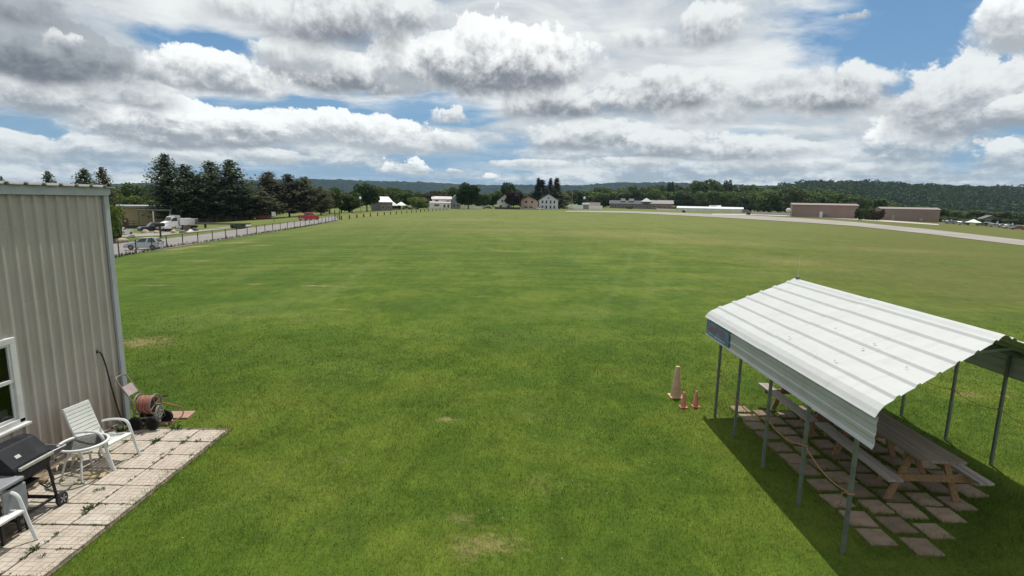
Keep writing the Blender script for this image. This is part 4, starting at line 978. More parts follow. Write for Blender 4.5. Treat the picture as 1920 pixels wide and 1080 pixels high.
# ================================================================ fence along the road
M_FPOST = mat('dark_fence_post', (.05, .045, .042), .6, metal=.2, var=.2)
M_WIRE = mat('chain_link_wire', (.15, .145, .14), .5, metal=.3)
fline = PX([(196, 487.5), (227, 480.5), (260, 474.5), (309, 465.5), (360, 457.5), (415, 449.5), (470, 441), (520, 433), (560, 427), (600, 420), (636, 413.5)])
def along(P, step):
    out = []; acc = 0; L = 0; d = []
    for a, b in zip(P, P[1:]): d.append(math.dist(a, b))
    tot = sum(d); s = 0
    while s <= tot:
        k = 0; q = s
        while k < len(d)-1 and q > d[k]: q -= d[k]; k += 1
        t = min(1, q/d[k]); out.append(tuple(P[k][j]+(P[k+1][j]-P[k][j])*t for j in range(3))); s += step
    return out
f0 = fline[0]
fn = thing('chain_link_fence', 'long chain link fence with dark posts along the near edge of the road', 'fence', f0)
posts = along(fline, 3.0); FH = 1.22
posts = [(x, y, gz(x, y)) for x, y, z in posts]
for p in posts: obj('post', MB().tube([(p[0]-f0[0], p[1]-f0[1], p[2]-f0[2]-.1), (p[0]-f0[0], p[1]-f0[1], p[2]-f0[2]+FH)], .045, 8), M_FPOST, fn)
q = [(p[0]-f0[0], p[1]-f0[1], p[2]-f0[2]+FH-.03) for p in posts]; obj('top_rail', MB().tube(q, .022, 6), M_FPOST, fn)
mw = MB()
for a, b in zip(posts, posts[1:]):
    a = Vector(a)-Vector(f0); b = Vector(b)-Vector(f0); d = b-a; n = 10
    for k in range(-4, n):
        for sgn in (1, -1):
            t0, t1 = k/n, (k+4)/n; z0, z1 = (.05, FH-.05) if sgn > 0 else (FH-.05, .05)
            if t0 < 0: z0 += (z1-z0)*(-t0)/(t1-t0); t0 = 0
            if t1 > 1: z1 = z0+(z1-z0)*(1-t0)/(t1-t0); t1 = 1
            p = a+d*t0; r = a+d*t1; mw.tube([(p.x, p.y, p.z+z0), (r.x, r.y, r.z+z1)], .0035, 3)
obj('mesh', mw, M_WIRE, fn, fixn=False)
# tall weeds at the fence foot
wd = MB(); rr = random.Random(8)
for a, b in zip(posts, posts[1:]):
    for _ in range(60):
        t = rr.random(); x = a[0]+(b[0]-a[0])*t+rr.gauss(0, .10); y = a[1]+(b[1]-a[1])*t+rr.gauss(0, .10); z = gz(x, y); h = rr.uniform(.10, .35)*(2 if rr.random() < .05 else 1); w = rr.uniform(.03, .07); an_ = rr.uniform(0, PI); c, s_ = math.cos(an_)*w, math.sin(an_)*w; lx, ly = rr.gauss(0, .1), rr.gauss(0, .1)
        wd.add([(x-c, y-s_, z), (x+c, y+s_, z), (x+lx, y+ly, z+h)], [(0, 1, 2)])
setp(obj('fence_weeds', wd, mat('rank_grass', (.075, .095, .03), .9, var=.3, island=.4), fixn=False), 'rank weedy grass along the foot of the chain link fence', 'weeds', kind='stuff')
# short posts beyond the end of the road
M_BOL = mat('dark_wood_post', (.06, .05, .04), .9, var=.2)
bl = None
bline = along([at(640, 128)]+[at(px, Y) for px, Y in ((690, 150), (750, 180), (800, 215), (840, 250))], 6.0)
for x, y, z in bline:
    if bl is None:
        bl = thing('guard_post', 'short dark guard post in the row beyond the end of the road', 'post', group='guard posts beyond the road'); obj('post', MB().box(0, 0, .4, .26, .26, .9, top=(.9, .9)), M_BOL, bl); obj('cap', MB().lathe([(.14, .85), (.1, .93), (0, .95)], n=8), M_BOL, bl); o = bl
        bl.location = (x, y, gz(x, y))
    else: dup(bl, (x, y, gz(x, y)), rs.uniform(0, 1))
gt = G(632, 412)
gp = thing('gate_posts', 'pair of tall dark gate posts with a cross bar at the road end', 'gate', gt)
for dx in (-.5, .6): obj('post', MB().tube([(dx, 0, -.1), (dx, 0, 2.3)], .11, 8), M_FPOST, gp)
obj('bar', MB().bar((-.5, 0, 1.2), (.6, 0, 1.2), .08, .08), M_FPOST, gp)
# ================================================================ vehicles
def paint(name, c, rough=.3): return mat(name, c, rough, var=.05, vs=1.5, coat=.5)
M_TYRE = mat('tyre', (.02, .02, .02), .8); M_RIM = mat('alloy_rim', (.42, .43, .44), .4, metal=.4); M_CGL = mat('car_glass', (.018, .022, .026), .06, spec=.8); M_RED = mat('tail_lamp', (.30, .015, .012), .3); M_LAMP = mat('head_lamp', (.55, .56, .55), .15); M_PLAS = mat('black_plastic', (.025, .025, .027), .6); M_CHR = mat('chrome', (.5, .5, .5), .25, metal=.7); M_PLATE = mat('plate_white', (.6, .6, .58), .5)
def wheels(t, xs, W, r, w=.2):
    for x in xs:
        for s in (-1, 1):
            o = obj('wheel', MB().lathe([(r*.62, -w/2), (r*.95, -w/2), (r, -w/2+.03), (r, w/2-.03), (r*.95, w/2), (r*.62, w/2)], (x, s*(W/2-w/2-.01), r), 22, 'y'), M_TYRE, t, smooth=True)
            m = MB().lathe([(0, -w*.40), (r*.62, -w*.46), (r*.62, w*.46), (0, w*.40)], (x, s*(W/2-w/2-.01), r), 18, 'y')
            for q in range(5):
                a = 2*PI*q/5; m.bar((x+.04*math.cos(a), s*(W/2-w/2-.01+w*.45), r+.04*math.sin(a)), (x+r*.58*math.cos(a), s*(W/2-w/2-.01+w*.45), r+r*.58*math.sin(a)), .05, .03, up=(0, 1, 0))
            obj('rim', m, M_RIM, o)
def arch(xc, r, n=7): return [(xc+r*math.cos(a), .26+r*math.sin(a)) for a in np.linspace(0, PI, n)]
def inset(a, b, c, d, k=.86, off=.012, kz=None):
    P = [Vector(v) for v in (a, b, c, d)]; ce = sum(P, Vector())/4; n = (P[1]-P[0]).cross(P[3]-P[0]).normalized()
    return [ce+(p-ce)*k+n*off for p in P]
def cabin(t, body, base, roofx, W, z0, z1, name='cabin', split=True, inw=.17):
    xb0, xb1 = base; xr0, xr1 = roofx; a = W/2-.03; b = W/2-inw
    v = [(xb0, -a, z0), (xb1, -a, z0), (xb1, a, z0), (xb0, a, z0), (xr0, -b, z1), (xr1, -b, z1), (xr1, b, z1), (xr0, b, z1)]
    xm = (xr0+xr1)/2; vm = [(xm, -b*.98, z1+.045), (xm, b*.98, z1+.045)]
    m = MB().add(v+vm, [(0, 1, 5, 4), (1, 2, 6, 5), (2, 3, 7, 6), (3, 0, 4, 7), (4, 5, 8), (5, 6, 9, 8), (6, 7, 9), (7, 4, 8, 9), (3, 2, 1, 0)])
    o = obj(name, m, body, t, bevel=.04)
    def win(nm, *p): obj(nm, MB().add(p, [(0, 1, 2, 3)]), M_CGL, t, solid=.006, fixn=False)
    win('windscreen', *inset(v[1], v[2], v[6], v[5])); win('rear_window', *inset(v[3], v[0], v[4], v[7]))
    for A, B, C, E_ in ((v[0], v[1], v[5], v[4]), (v[2], v[3], v[7], v[6])):
        A, B, C, E_ = map(Vector, (A, B, C, E_))
        if split:
            for k0, k1 in ((.06, .50), (.54, .95)):
                lo = lambda t_: A.lerp(B, t_); hi = lambda t_: E_.lerp(C, t_)
                win('side_window', *inset(lo(k0), lo(k1), hi(k1), hi(k0), .88))
        else: win('side_window', *inset(A, B, C, E_, .80))
    return o
def car(label, cat, name, col, L=4.1, W=1.72, Hh=1.46, kind='hatch', group=None):
    t = thing(name, label, cat, group=group); m = paint(name+'_paint', col); h = L/2; r = .31
    wx = (-h+.72, h-.78)
    hood = {'hatch': [(-h+.03, .50), (-h+.05, .92), (h-1.25, .96), (h-.35, .80), (h-.05, .62), (h, .42), (h-.04, .24)],
            'sedan': [(-h, .55), (-h+.04, .92), (-h+.7, .97), (h-1.35, .95), (h-.3, .80), (h-.03, .62), (h, .42), (h-.04, .24)],
            'suv': [(-h, .55), (-h+.03, 1.02), (h-1.2, 1.05), (h-.2, .95), (h-.02, .72), (h, .45), (h-.04, .28)],
            'pickup': [(-h, .55), (-h+.02, 1.05), (h-1.5, 1.06), (h-.2, 1.0), (h-.02, .78), (h, .5), (h-.04, .34)]}[kind]
    poly = [(-h, .30)]+hood+arch(wx[1], .37)+arch(wx[0], .37)
    body = obj('body', MB().prism(poly, -W/2, W/2), m, t, bevel=.045)
    if kind == 'hatch': cabin(t, m, (-h+.08, h-1.15), (-h+.42, h-1.95), W, .93, Hh)
    elif kind == 'sedan': cabin(t, m, (-h+.5, h-1.2), (-h+1.15, h-1.95), W, .95, Hh)
    elif kind == 'suv': cabin(t, m, (-h+.06, h-1.1), (-h+.25, h-1.7), W, 1.03, Hh)
    else:
        cabin(t, m, (-h+2.0, h-1.35), (-h+2.15, h-2.0), W, 1.05, Hh)
        bd = MB()
        for s in (-1, 1): bd.box(-h+1.0, s*(W/2-.05), 1.12, 1.95, .09, .16)
        bd.box(-h+.04, 0, 1.12, .07, W-.2, .16); obj('bed_rail', bd, m, t, bevel=.01); obj('bed_floor', MB().box(-h+1.02, 0, 1.068, 1.85, W-.22, .012), M_PLAS, t)
    wheels(t, wx, W, r if kind in ('hatch', 'sedan') else .36)
    for s in (-1, 1):
        obj('headlight', MB().box(h-.14, s*(W/2-.26), .70 if kind in ('hatch', 'sedan') else .84, .18, .32, .15), M_LAMP, t, bevel=.03)
        obj('tail_light', MB().box(-h+.04, s*(W/2-.13), .86, .09, .20, .22), M_RED, t, bevel=.02)
        obj('mirror', MB().box(h-1.38, s*(W/2+.06), 1.0, .10, .16, .11), m, t, bevel=.02)
    obj('bumper', MB().box(-h-.02, 0, .42, .12, W-.1, .22), m if kind == 'hatch' else M_CHR, t, bevel=.03); obj('front_bumper', MB().box(h-.0, 0, .36, .12, W-.12, .2), M_PLAS, t, bevel=.03)
    obj('grille', MB().box(h-.02, 0, .58, .06, W*.5, .14), M_PLAS, t); obj('number_plate', MB().box(-h-.085, 0, .55, .012, .32, .12), M_PLATE, t)
    return t
def put(t, px, py, rz, s=1.0, dz=0.0):
    g = G(px, py); t.location = (g[0], g[1], g[2]+.02+.0004*max(0, g[1]-30)+dz); t.rotation_euler = (0, 0, rz); t.scale = (s, s, s); return t
def face(px, deg):
    """heading: 0 = facing left across the view at photo column px, positive = turned towards the viewer"""
    r = ray(px, 400); return math.atan2(r[0], -r[1])+math.radians(deg)
c1 = car('silver hatchback car parked on the road by the chain link fence', 'car', 'hatchback_car', (.42, .46, .50), 3.95, 1.66, 1.48)
put(c1, 271, 468, face(271, -24), .76)
c2 = car('small white pickup parked in the yard left of the tan building', 'pickup', 'pickup_truck', (.62, .62, .62), 4.6, 1.75, 1.62, 'pickup'); put(c2, 229, 441, face(229, 50), .80)
c3 = car('black pickup parked in the shade in front of the tan building', 'pickup', 'pickup_truck', (.012, .013, .015), 5.2, 1.9, 1.75, 'pickup'); put(c3, 292, 435.5, face(292, 15), 1.0)
c4 = car('red pickup driving away on the road past the pines', 'pickup', 'pickup_truck', (.42, .012, .022), 5.2, 1.9, 1.85, 'pickup'); put(c4, 579, 413.5, face(579, -130), 1.0)
c5 = car('dark red car half hidden under the pine trees', 'car', 'parked_car', (.30, .02, .025), 4.3, 1.75, 1.6, 'suv'); put(c5, 493, 411, face(493, -25), 1.0)
# dump truck
M_WT = paint('white_truck_paint', (.78, .78, .77))
dt = thing('dump_truck', 'white dump truck with a sloping hood parked beneath the tall pines', 'truck')
obj('hood', MB().prism([(2.1, .75), (2.1, 1.95), (2.5, 1.92), (3.55, 1.55), (3.75, 1.25), (3.75, .72)], -.78, .78), M_WT, dt, bevel=.10)
obj('grille', MB().box(3.77, 0, 1.02, .05, .95, .42), M_CHR, dt); obj('bumper', MB().box(3.80, 0, .62, .18, 2.3, .30), M_CHR, dt, bevel=.04)
cb_ = obj('cab', MB().prism([(.7, .8), (.7, 2.75), (.85, 2.85), (1.75, 2.80), (2.25, 1.95), (2.25, .8)], -1.05, 1.05), M_WT, dt, bevel=.08)
obj('windscreen', MB().add([(2.215, -.92, 2.03), (2.215, .92, 2.03), (1.815, .88, 2.71), (1.815, -.88, 2.71)], [(0, 1, 2, 3)]), M_CGL, dt, solid=.02)
for s in (-1, 1):
    obj('side_window', MB().add([(.95, s*1.06, 1.95), (1.98, s*1.06, 1.95), (1.62, s*1.06, 2.62), (.95, s*1.06, 2.62)], [(0, 1, 2, 3)]), M_CGL, dt, solid=.02)
    obj('fender', MB().prism([(1.9+1.85*0+.0, .62)]+[(2.75+.68*math.cos(a), .55+.68*math.sin(a)) for a in np.linspace(PI, 0, 9)]+[(3.43, .62)], s*.78, s*1.16), M_WT, dt, bevel=.04)
    obj('headlight', MB().box(3.70, s*.92, 1.12, .14, .28, .24), M_LAMP, dt, bevel=.03)
    obj('mirror', MB().box(2.1, s*1.32, 2.2, .08, .22, .42), M_PLAS, dt)
bed = MB(); bx0, bx1 = -3.1, .45
bed.prism([(bx0, 1.15), (bx0, 2.35), (bx0+.08, 2.35), (bx0+.08, 1.25), (bx1-.08, 1.25), (bx1-.08, 2.95), (bx1+.75, 3.0), (bx1+.75, 3.08), (bx1, 3.05), (bx1, 1.15)], -1.15, 1.15)
bd2 = obj('dump_bed', bed, M_WT, dt)
for s in (-1, 1):
    sd_ = MB().box((bx0+bx1)/2, s*1.16, 1.78, bx1-bx0, .06, 1.2)
    for q in range(6): sd_.box(bx0+.25+q*.6, s*1.215, 1.75, .09, .06, 1.15)
    sd_.box((bx0+bx1)/2, s*1.215, 2.36, bx1-bx0, .1, .09); obj('bed_side', sd_, M_WT, dt)
obj('chassis', MB().box(-.2, 0, .82, 6.6, .9, .28), M_PLAS, dt); obj('fuel_tank', MB().tube([(.3, 1.0, .75), (1.4, 1.0, .75)], .28, 12), M_CHR, dt)
for x in (2.75, -1.25, -2.4):
    for s in (-1, 1): w = obj('wheel', MB().lathe([(.28, -.16), (.50, -.16), (.53, -.12), (.53, .12), (.50, .16), (.28, .16)], (x, s*.95, .53), 22, 'y'), M_TYRE, dt, smooth=True); obj('rim', MB().lathe([(0, -.10), (.29, -.13), (.29, .13), (0, .10)], (x, s*.95, .53), 16, 'y'), M_RIM, w)
put(dt, 337, 433.0, face(337, 30), .92)
# low trailer beyond the dump truck
tl = thing('flatbed_trailer', 'long dark flatbed trailer parked under the pines behind the dump truck', 'trailer')
obj('deck', MB().box(0, 0, .85, 9.5, 2.3, .22), M_PLAS, tl, bevel=.02); obj('headboard', MB().box(4.6, 0, 1.35, .1, 2.3, .8), M_PLAS, tl); wheels(tl, (-3.2, -2.3), 2.3, .42, .25); obj('leg', MB().box(3.2, 0, .38, .15, 1.6, .76), M_PLAS, tl)
put(tl, 420, 428, face(420, -8), .95)
db = thing('dumpster', 'brown steel waste container standing between the dump truck and the road', 'container')
obj('bin', MB().box(0, 0, .95, 2.0, 1.5, 1.5, top=(1.08, 1.08)), mat('brown_steel', (.11, .085, .065), .7, var=.25), db, bevel=.03); obj('lid', MB().box(0, 0, 1.76, 2.2, 1.66, .08), M_PLAS, db, bevel=.02)
put(db, 351, 434.5, face(351, 5), .52)
for k, (px, py, s, lb, c) in enumerate([(225, 455.5, 1.5, 'pale pointed boulder at the road edge left of the silver car', 0), (236, 452.5, .55, 'small dark rock beside the pale pointed boulder', 1), (272, 437.5, 1.25, 'broad tan boulder in front of the black pickup', 0), (294, 437.5, .9, 'round tan boulder beside the mailbox post', 0), (326, 437, 1.0, 'flat tan boulder left of the dump truck front wheel', 0), (341, 437, 1.0, 'grey round boulder below the brown container', 1), (357, 435.8, 1.05, 'white boulder right of the brown container', 2), (366, 433, 1.1, 'dark boulder at the right end of the row by the trailer', 1), (246, 446, .9, 'low dark rock near the white pickup', 1)]):
    m = [mat('tan_boulder', (.38, .31, .23), .9, var=.25), mat('grey_boulder', (.14, .125, .11), .9, var=.25), mat('white_boulder', (.55, .53, .50), .9, var=.15)][c]
    o = D.objects.new('boulder', rock_mesh('boulder', m, 30+k)); COL.objects.link(o); g = G(px, py); o.location = (g[0], g[1], g[2]+.12*s); s *= .68; o.scale = (s*1.0, s*.8, s*(.7 if k else .55)); o.rotation_euler = (0, 0, k*1.3); setp(o, lb, 'boulder')
mbx = thing('mailbox_post', 'dark mailbox on a post at the road edge behind the silver car', 'mailbox'); obj('post', MB().box(0, 0, .6, .16, .16, 1.2), M_BOL, mbx); bxm = MB().box(0, 0, 1.35, .9, .42, .36); obj('box', bxm, M_PLAS, mbx, bevel=.12); put(mbx, 301.5, 446.5, .6, 1.35)
# ================================================================ buildings
def siding(name, c, var=.08, rough=.8): return mat(name, c, rough, var=var, vs=.4, dirt=tuple(k*.7 for k in c), dscale=.3, damt=.25)
M_WIN = mat('house_window', (.03, .035, .045), .15, spec=.6); M_FRAME = mat('window_trim', (.55, .55, .54), .6)
def window(t, x, y, z, w, h, ax='y', sgn=-1, frame=True):
    if ax == 'y':
        f = obj('window', MB().box(x, y+sgn*.02, z, w+.24, .06, h+.24), M_FRAME, t); obj('pane', MB().box(x, y+sgn*.055, z, w, .03, h), M_WIN, f)
    else:
        f = obj('window', MB().box(x+sgn*.02, y, z, .06, w+.24, h+.24), M_FRAME, t); obj('pane', MB().box(x+sgn*.055, y, z, .03, w, h), M_WIN, f)
def house(label, px, Y, w, d, eave, ridge, wall, roofc, rz=0.0, gable='y', wins=(), over=.35, name='house', base_dz=0.0, door=None, chim=None):
    """gable 'y': the gable end faces the viewer; 'x': the eaves side faces the viewer"""
    p = at(px, Y); t = thing(name, label, 'house' if name == 'house' else name.split('_')[-1], p, -math.atan2(p[0], p[1])+rz)
    mw_ = siding(name+'_wall', wall); mr = mat(name+'_roof', roofc, .85, var=.15, vs=.6)
    if gable == 'y': obj('wall', MB().prism([(-w/2, -.5), (w/2, -.5), (w/2, eave), (0, ridge), (-w/2, eave)], -d/2, d/2), mw_, t)
    else: obj('wall', MB().prism([(-d/2, -.5), (d/2, -.5), (d/2, eave), (0, ridge), (-d/2, eave)], -w/2, w/2, 'x'), mw_, t)
    rm = MB()
    if gable == 'y':
        k = (ridge-eave)/(w/2)
        for s in (-1, 1): rm.prism([(0, ridge+.02), (0, ridge+.22), (s*(w/2+over), eave-k*over+.22), (s*(w/2+over), eave-k*over+.02)], -d/2-over, d/2+over)
    else:
        k = (ridge-eave)/(d/2)
        for s in (-1, 1): rm.prism([(0, ridge+.02), (0, ridge+.22), (s*(d/2+over), eave-k*over+.22), (s*(d/2+over), eave-k*over+.02)], -w/2-over, w/2+over, 'x')
    rf_ = obj('roof', rm, mr, t)
    if chim: obj('chimney', MB().box(chim[0], 0, ridge+.2, .7, .7, 1.6), mat('brick_chimney', (.22, .10, .07), .9), rf_)
    for x, z, ww, hh in wins: window(t, x, -d/2, z, ww, hh)
    if door: obj('door', MB().box(door, -d/2-.03, 1.05, 1.0, .08, 2.1), mat(name+'_door', (.18, .10, .08), .6), t)
    return t
# tan metal building on the left
p = at(252, 148)
tan = thing('tan_building', 'tan metal building with a pale flat roof edge behind the pines', 'building', p, math.radians(36))
wt = math.hypot(p[0], p[1]); hgtT = hgt(p, 388)
M_TAN = mat('tan_metal_wall', (.36, .285, .165), .7, var=.08, vs=.3)
LT = 34
obj('wall', MB().box(LT/2-3.5, 7, hgtT/2-.3, LT, 14, hgtT+.4), M_TAN, tan)
obj('roof', MB().box(LT/2-3.5, 7, hgtT+.10, LT+.6, 14.8, .5), mat('pale_roof_edge', (.36, .37, .38), .5, var=.1), tan)
obj('base_band', MB().box(LT/2-3.5, -.03, .2, LT, .06, .9), mat('dark_base_band', (.05, .045, .035), .9), tan)
dr = obj('door', MB().box(-1.9, -.04, 1.35, 1.25, .08, 2.5), mat('brown_door', (.10, .055, .04), .6), tan); obj('sign_plate', MB().box(-1.9, -.095, 1.95, .5, .02, .45), M_PLATE, dr)
obj('wall_lamp', MB().box(-1.9, -.12, hgtT-1.6, .22, .22, .35), M_PLAS, tan)
for q in range(3): obj('roller_door', MB().box(14+q*5.0, -.04, 2.0, 3.2, .08, 3.6), mat('cream_roller_door', (.50, .44, .30), .6), tan)
p = at(292, 140); cp_ = thing('loading_canopy', 'flat dark canopy on a pale post beside the tan building', 'canopy', p, math.radians(36))
obj('roof', MB().box(0, 0, 4.3, 7.5, 4.0, .3), mat('dark_canopy_roof', (.09, .09, .09), .7), cp_)
for dx, dy in ((-.4, -1.8), (3.4, -1.8), (3.4, 1.8), (-3.4, 1.8)): obj('post', MB().box(dx, dy, 2.05, .28, .28, 4.2), M_WHITE if dx == -.4 else M_GALV, cp_)
hk = MB()
rk_ = thing('pallet_rack', 'dark steel rack standing by the door of the tan building', 'rack', at(252, 142), math.radians(36))
for dx in (-1.2, 0, 1.2): obj('upright', MB().box(dx, 0, 1.0, .12, .8, 2.1), M_FPOST, rk_)
for z in (.5, 1.2, 1.9): obj('shelf', MB().box(0, 0, z, 2.5, .78, .10), M_FPOST, rk_)
for px, py, w, lb in ((447, 426.5, 5.0, 'low dark clipped hedge beside the road under the pines'), (405, 429, 3.4, 'dark low hedge behind the trailer')): pass
# center houses, far side of the field
house('old house with a bright metal roof among the trees left of the white garage', 716, 250, 6.5, 8, 4.0, 6.2, (.16, .145, .135), (.72, .73, .74), .5, 'x', [(-1.6, 1.6, .9, 1.2), (1.4, 1.6, .9, 1.2)], name='barn_house')
W1 = (.78, .755, .755)
h1 = house('large white two storey garage house with a low front wing', 828, 300, 10.5, 8, 5.2, 6.5, W1, (.50, .46, .46), .0, 'x', [(-2.6, 4.2, 1.6, .8), (3.4, 4.0, 1.4, .9)], name='garage_house')
fwg = obj('front_wing', MB().box(-1.0, -5.6, 1.35, 12.0, 3.6, 3.6), siding('wing_wall', W1), h1); obj('wing_roof', MB().prism([(-7.5, 3.10), (-3.95, 3.75), (-3.95, 3.95), (-7.6, 3.3)], -7.1, 5.1, 'x'), mat('wing_roof', (.50, .45, .45), .8), h1)
for x, z, ww, hh in ((-2.6, 1.9, 2.6, .8), (1.6, 1.5, .9, 1.5), (3.6, 1.5, .9, 1.5)): window(h1, x, -7.4, z, ww, hh)
house('narrow grey house half hidden by the big dark round tree', 854, 300, 5, 7, 4.6, 7.4, (.30, .31, .33), (.17, .17, .19), .1, 'y', [(-1, 1.8, .9, 1.3), (1, 1.8, .9, 1.3), (0, 4.8, .9, 1.2)], name='grey_house')
house('white gabled house with a dark porch left of the maroon tree', 946, 310, 8.5, 8, 4.2, 8.0, (.70, .69, .67), (.20, .185, .17), .0, 'y', [(-1.3, 4.4, .9, 1.3), (1.3, 4.4, .9, 1.3), (-2.2, 1.4, 1.2, 1.3), (2.2, 1.4, 1.2, 1.3)], name='porch_house')
house('pinkish brick house with a low hipped gable right of the maroon tree', 991, 310, 8.8, 9, 5.0, 7.0, (.50, .35, .30), (.30, .16, .135), .0, 'y', [(-1.4, 4.2, 1.3, 1.2), (1.9, 4.2, 1.3, 1.2), (-1.6, 1.3, 2.0, .8), (1.4, 1.3, 2.0, .8)], name='brick_house')
house('pale grey house with a wide front gable and many tall windows', 1028, 315, 11, 9, 5.2, 8.6, (.55, .575, .62), (.46, .47, .50), .0, 'y', [(-3.4, 4.4, .9, 1.6), (-1.2, 4.4, .9, 1.8), (1.2, 4.4, .9, 1.8), (3.4, 4.4, .9, 1.6), (-3.4, 1.5, .9, 1.6), (-1.2, 1.5, .9, 1.6), (1.2, 1.5, .9, 1.6), (3.4, 1.5, .9, 1.6), (0, 6.6, .8, .8)], name='gable_house')
house('low dark red shed behind the white fence panels', 1109, 405, 12, 6, 2.8, 4.6, (.16, .10, .085), (.15, .12, .115), 0, 'x', [(0, 1.6, 1.0, .8)], name='dark_shed')
house('small grey shed between the two white fence panels', 1098, 383, 4.6, 3, 3.2, 4.0, (.24, .25, .235), (.26, .27, .26), 0, 'x', [(-1.2, 1.8, .8, .7)], name='grey_shed')
house('pink house peeking between the brick house and the grey house', 1001, 345, 5, 7, 4.5, 6.2, (.50, .40, .38), (.30, .26, .25), 0, 'y', [(0, 3.0, .9, 1.2)], name='pink_house')
M_PANW = mat('white_fence_panel', (.80, .80, .81), .7, var=.08)
def panelfence(label, px0, px1, Y, h, m=M_PANW, n=5):
    a, b = at(px0, Y), at(px1, Y); t = thing('panel_fence', label, 'fence', a); d = (b[0]-a[0], b[1]-a[1], b[2]-a[2]); L = math.hypot(d[0], d[1])
    obj('panel', MB().bar((0, 0, h/2), (d[0], d[1], d[2]+h/2), .06, h), m, t)
    for k in range(n+1): obj('post', MB().box(d[0]*k/n, d[1]*k/n-.04, d[2]*k/n+h/2+.08, .14, .14, h+.2), m, t)
panelfence('left white fence panel row by the pole beyond the runway', 1065, 1093, 380, 2.7); panelfence('right white fence panel row beside the dark shed', 1104, 1129, 380, 2.7)
panelfence('low white garden fence beneath the big dark round tree', 866, 903, 300, 1.3, n=9)
panelfence('low white wall below the red trucks', 1231, 1268, 470, 1.0, n=6)
panelfence('dark board fence in front of the porch house', 928, 975, 296, 1.1, mat('dark_fence_board', (.07, .05, .045), .9, var=.2), n=9)
panelfence('pale low barrier wall left of the brown hangar', 1410, 1481, 330, 1.6, mat('barrier_grey', (.42, .41, .40), .8, var=.1), n=8)
# school
ps = at(1192, 520); sc = thing('school_building', 'long low school building with a dark roof and white roof units', 'building', ps, -math.atan2(ps[0], ps[1]), None, (1, 1, 1.3))
obj('wall', MB().box(-6, 6, 1.6, 38, 12, 3.8), siding('school_wall', (.16, .145, .145)), sc); obj('roof', MB().prism([(-.8, 3.5), (6, 6.0), (12.8, 3.5)], -25.5, 14, 'x'), mat('dark_school_roof', (.075, .072, .085), .85, var=.15, vs=.3), sc)
for k in range(11): window(sc, -22.5+k*3.3, 0, 1.7, 1.7, 1.5)
for k, (x, w) in enumerate(((-12.5, 4.5), (-4.5, 5.0))): obj('roof_unit', MB().box(x, 5, 6.4, w, 3, 2.0), mat('roof_unit_white', (.50, .50, .46), .6, var=.1), sc)
obj('annex', MB().box(21, 7, 1.9, 26, 12, 4.2), siding('annex_wall', (.235, .185, .17)), sc); obj('annex_roof', MB().prism([(.2, 4.0), (7, 6.6), (13.8, 4.0)], 6.5, 35, 'x'), mat('annex_roof_grey', (.24, .225, .225), .8, var=.1), sc)
obj('cupola', MB().prism([(.5, 5.4), (10, 5.4), (7.0, 7.6), (4.0, 7.6)], 7, 12.5), mat('pale_cupola', (.46, .46, .455), .6), sc) if False else obj('cupola', MB().lathe([(5.4, 5.3), (2.2, 7.0), (.3, 7.9), (0, 7.9)], (9.6, 3.0, 0), 4, 'z'), mat('pale_cupola', (.50, .50, .50), .6), sc)
for k in range(5): window(sc, 12+k*4.6, 1.0, 1.9, 1.9, 1.5)
M_HANG = mat('white_hangar_steel', (.52, .53, .53), .5, var=.06, vs=.2)
ph = at(1330, 430); wh = thing('white_hangar', 'long low white metal hangar beyond the runway', 'hangar', ph, -math.atan2(ph[0], ph[1]))
obj('wall', MB().box(0, 4, 1.1, 48, 8, 2.9), mat('hangar_wall_grey', (.74, .74, .735), .6, var=.1, vs=.2), wh); obj('roof', MB().prism([(-.5, 2.5), (4, 3.9), (8.5, 2.5)], -25, 25, 'x'), M_HANG, wh); obj('end_room', MB().box(26.5, 3, .7, 5, 7, 2.6), mat('end_room_grey', (.20, .20, .20), .8), wh)
for k in range(8): obj('door', MB().box(-21+k*6, -.04, .85, 4.6, .08, 1.9), mat('hangar_door', (.66, .66, .66), .6, var=.08), wh)
house('small white cottage with a pale hipped roof behind the long hangar', 1340, 460, 9, 5, 3.4, 5.0, (.48, .48, .47), (.56, .57, .57), 0, 'x', [(-2, 2, 1, 1)], name='white_cottage')
M_BRN = mat('brown_block_wall', (.26, .185, .162), .85, var=.07, vs=.15, dirt=(.18, .125, .11), dscale=.08, damt=.4)
def hangar(label, px0, px1, Y0_, Y1_, r0, r1, deep):
    a, b = at(px0, Y0_), at(px1, Y1_); h0, h1 = hgt(a, r0), hgt(b, r1); h = (h0+h1)/2
    t = thing('brown_hangar', label, 'hangar', a, math.atan2(b[1]-a[1], b[0]-a[0])); L = math.dist(a[:2], b[:2])
    obj('wall', MB().box(L/2, deep/2, h/2-.8, L, deep, h+1.6), M_BRN, t)
    obj('roof', MB().prism([(-.4, h), (deep/2, h+.9), (deep+.4, h)], -.4, L+.4, 'x'), mat('brown_hangar_roof', (.20, .165, .15), .7, var=.1), t)
    return t, L, h
t, L, h = hangar('wide brown block hangar at the far right of the field', 1484, 1607, 290, 278, 383.5, 387, 16)
obj('door', MB().box(L*.455, -.05, 1.5, 1.3, .1, 3.0), mat('white_door', (.6, .6, .6), .5), t); obj('seam', MB().box(L*.40, -.03, h/2, .10, .06, h-.4), mat('dark_seam', (.12, .08, .07), .9), t); obj('vent_box', MB().box(L*.52, -.3, .8, 1.6, .6, 1.6), mat('grey_vent_box', (.14, .13, .13), .8), t)
obj('white_tank', MB().lathe([(0, -1.3), (.8, -1.0), (1.25, -.3), (1.25, .5), (.7, 1.2), (0, 1.35)], (-1.8, -1, 3.2), 14), mat('white_tank_paint', (.66, .66, .65), .4), t, smooth=True); obj('tank_leg', MB().box(-1.8, -1, 1.1, .5, .5, 2.6), M_WHITE, t)
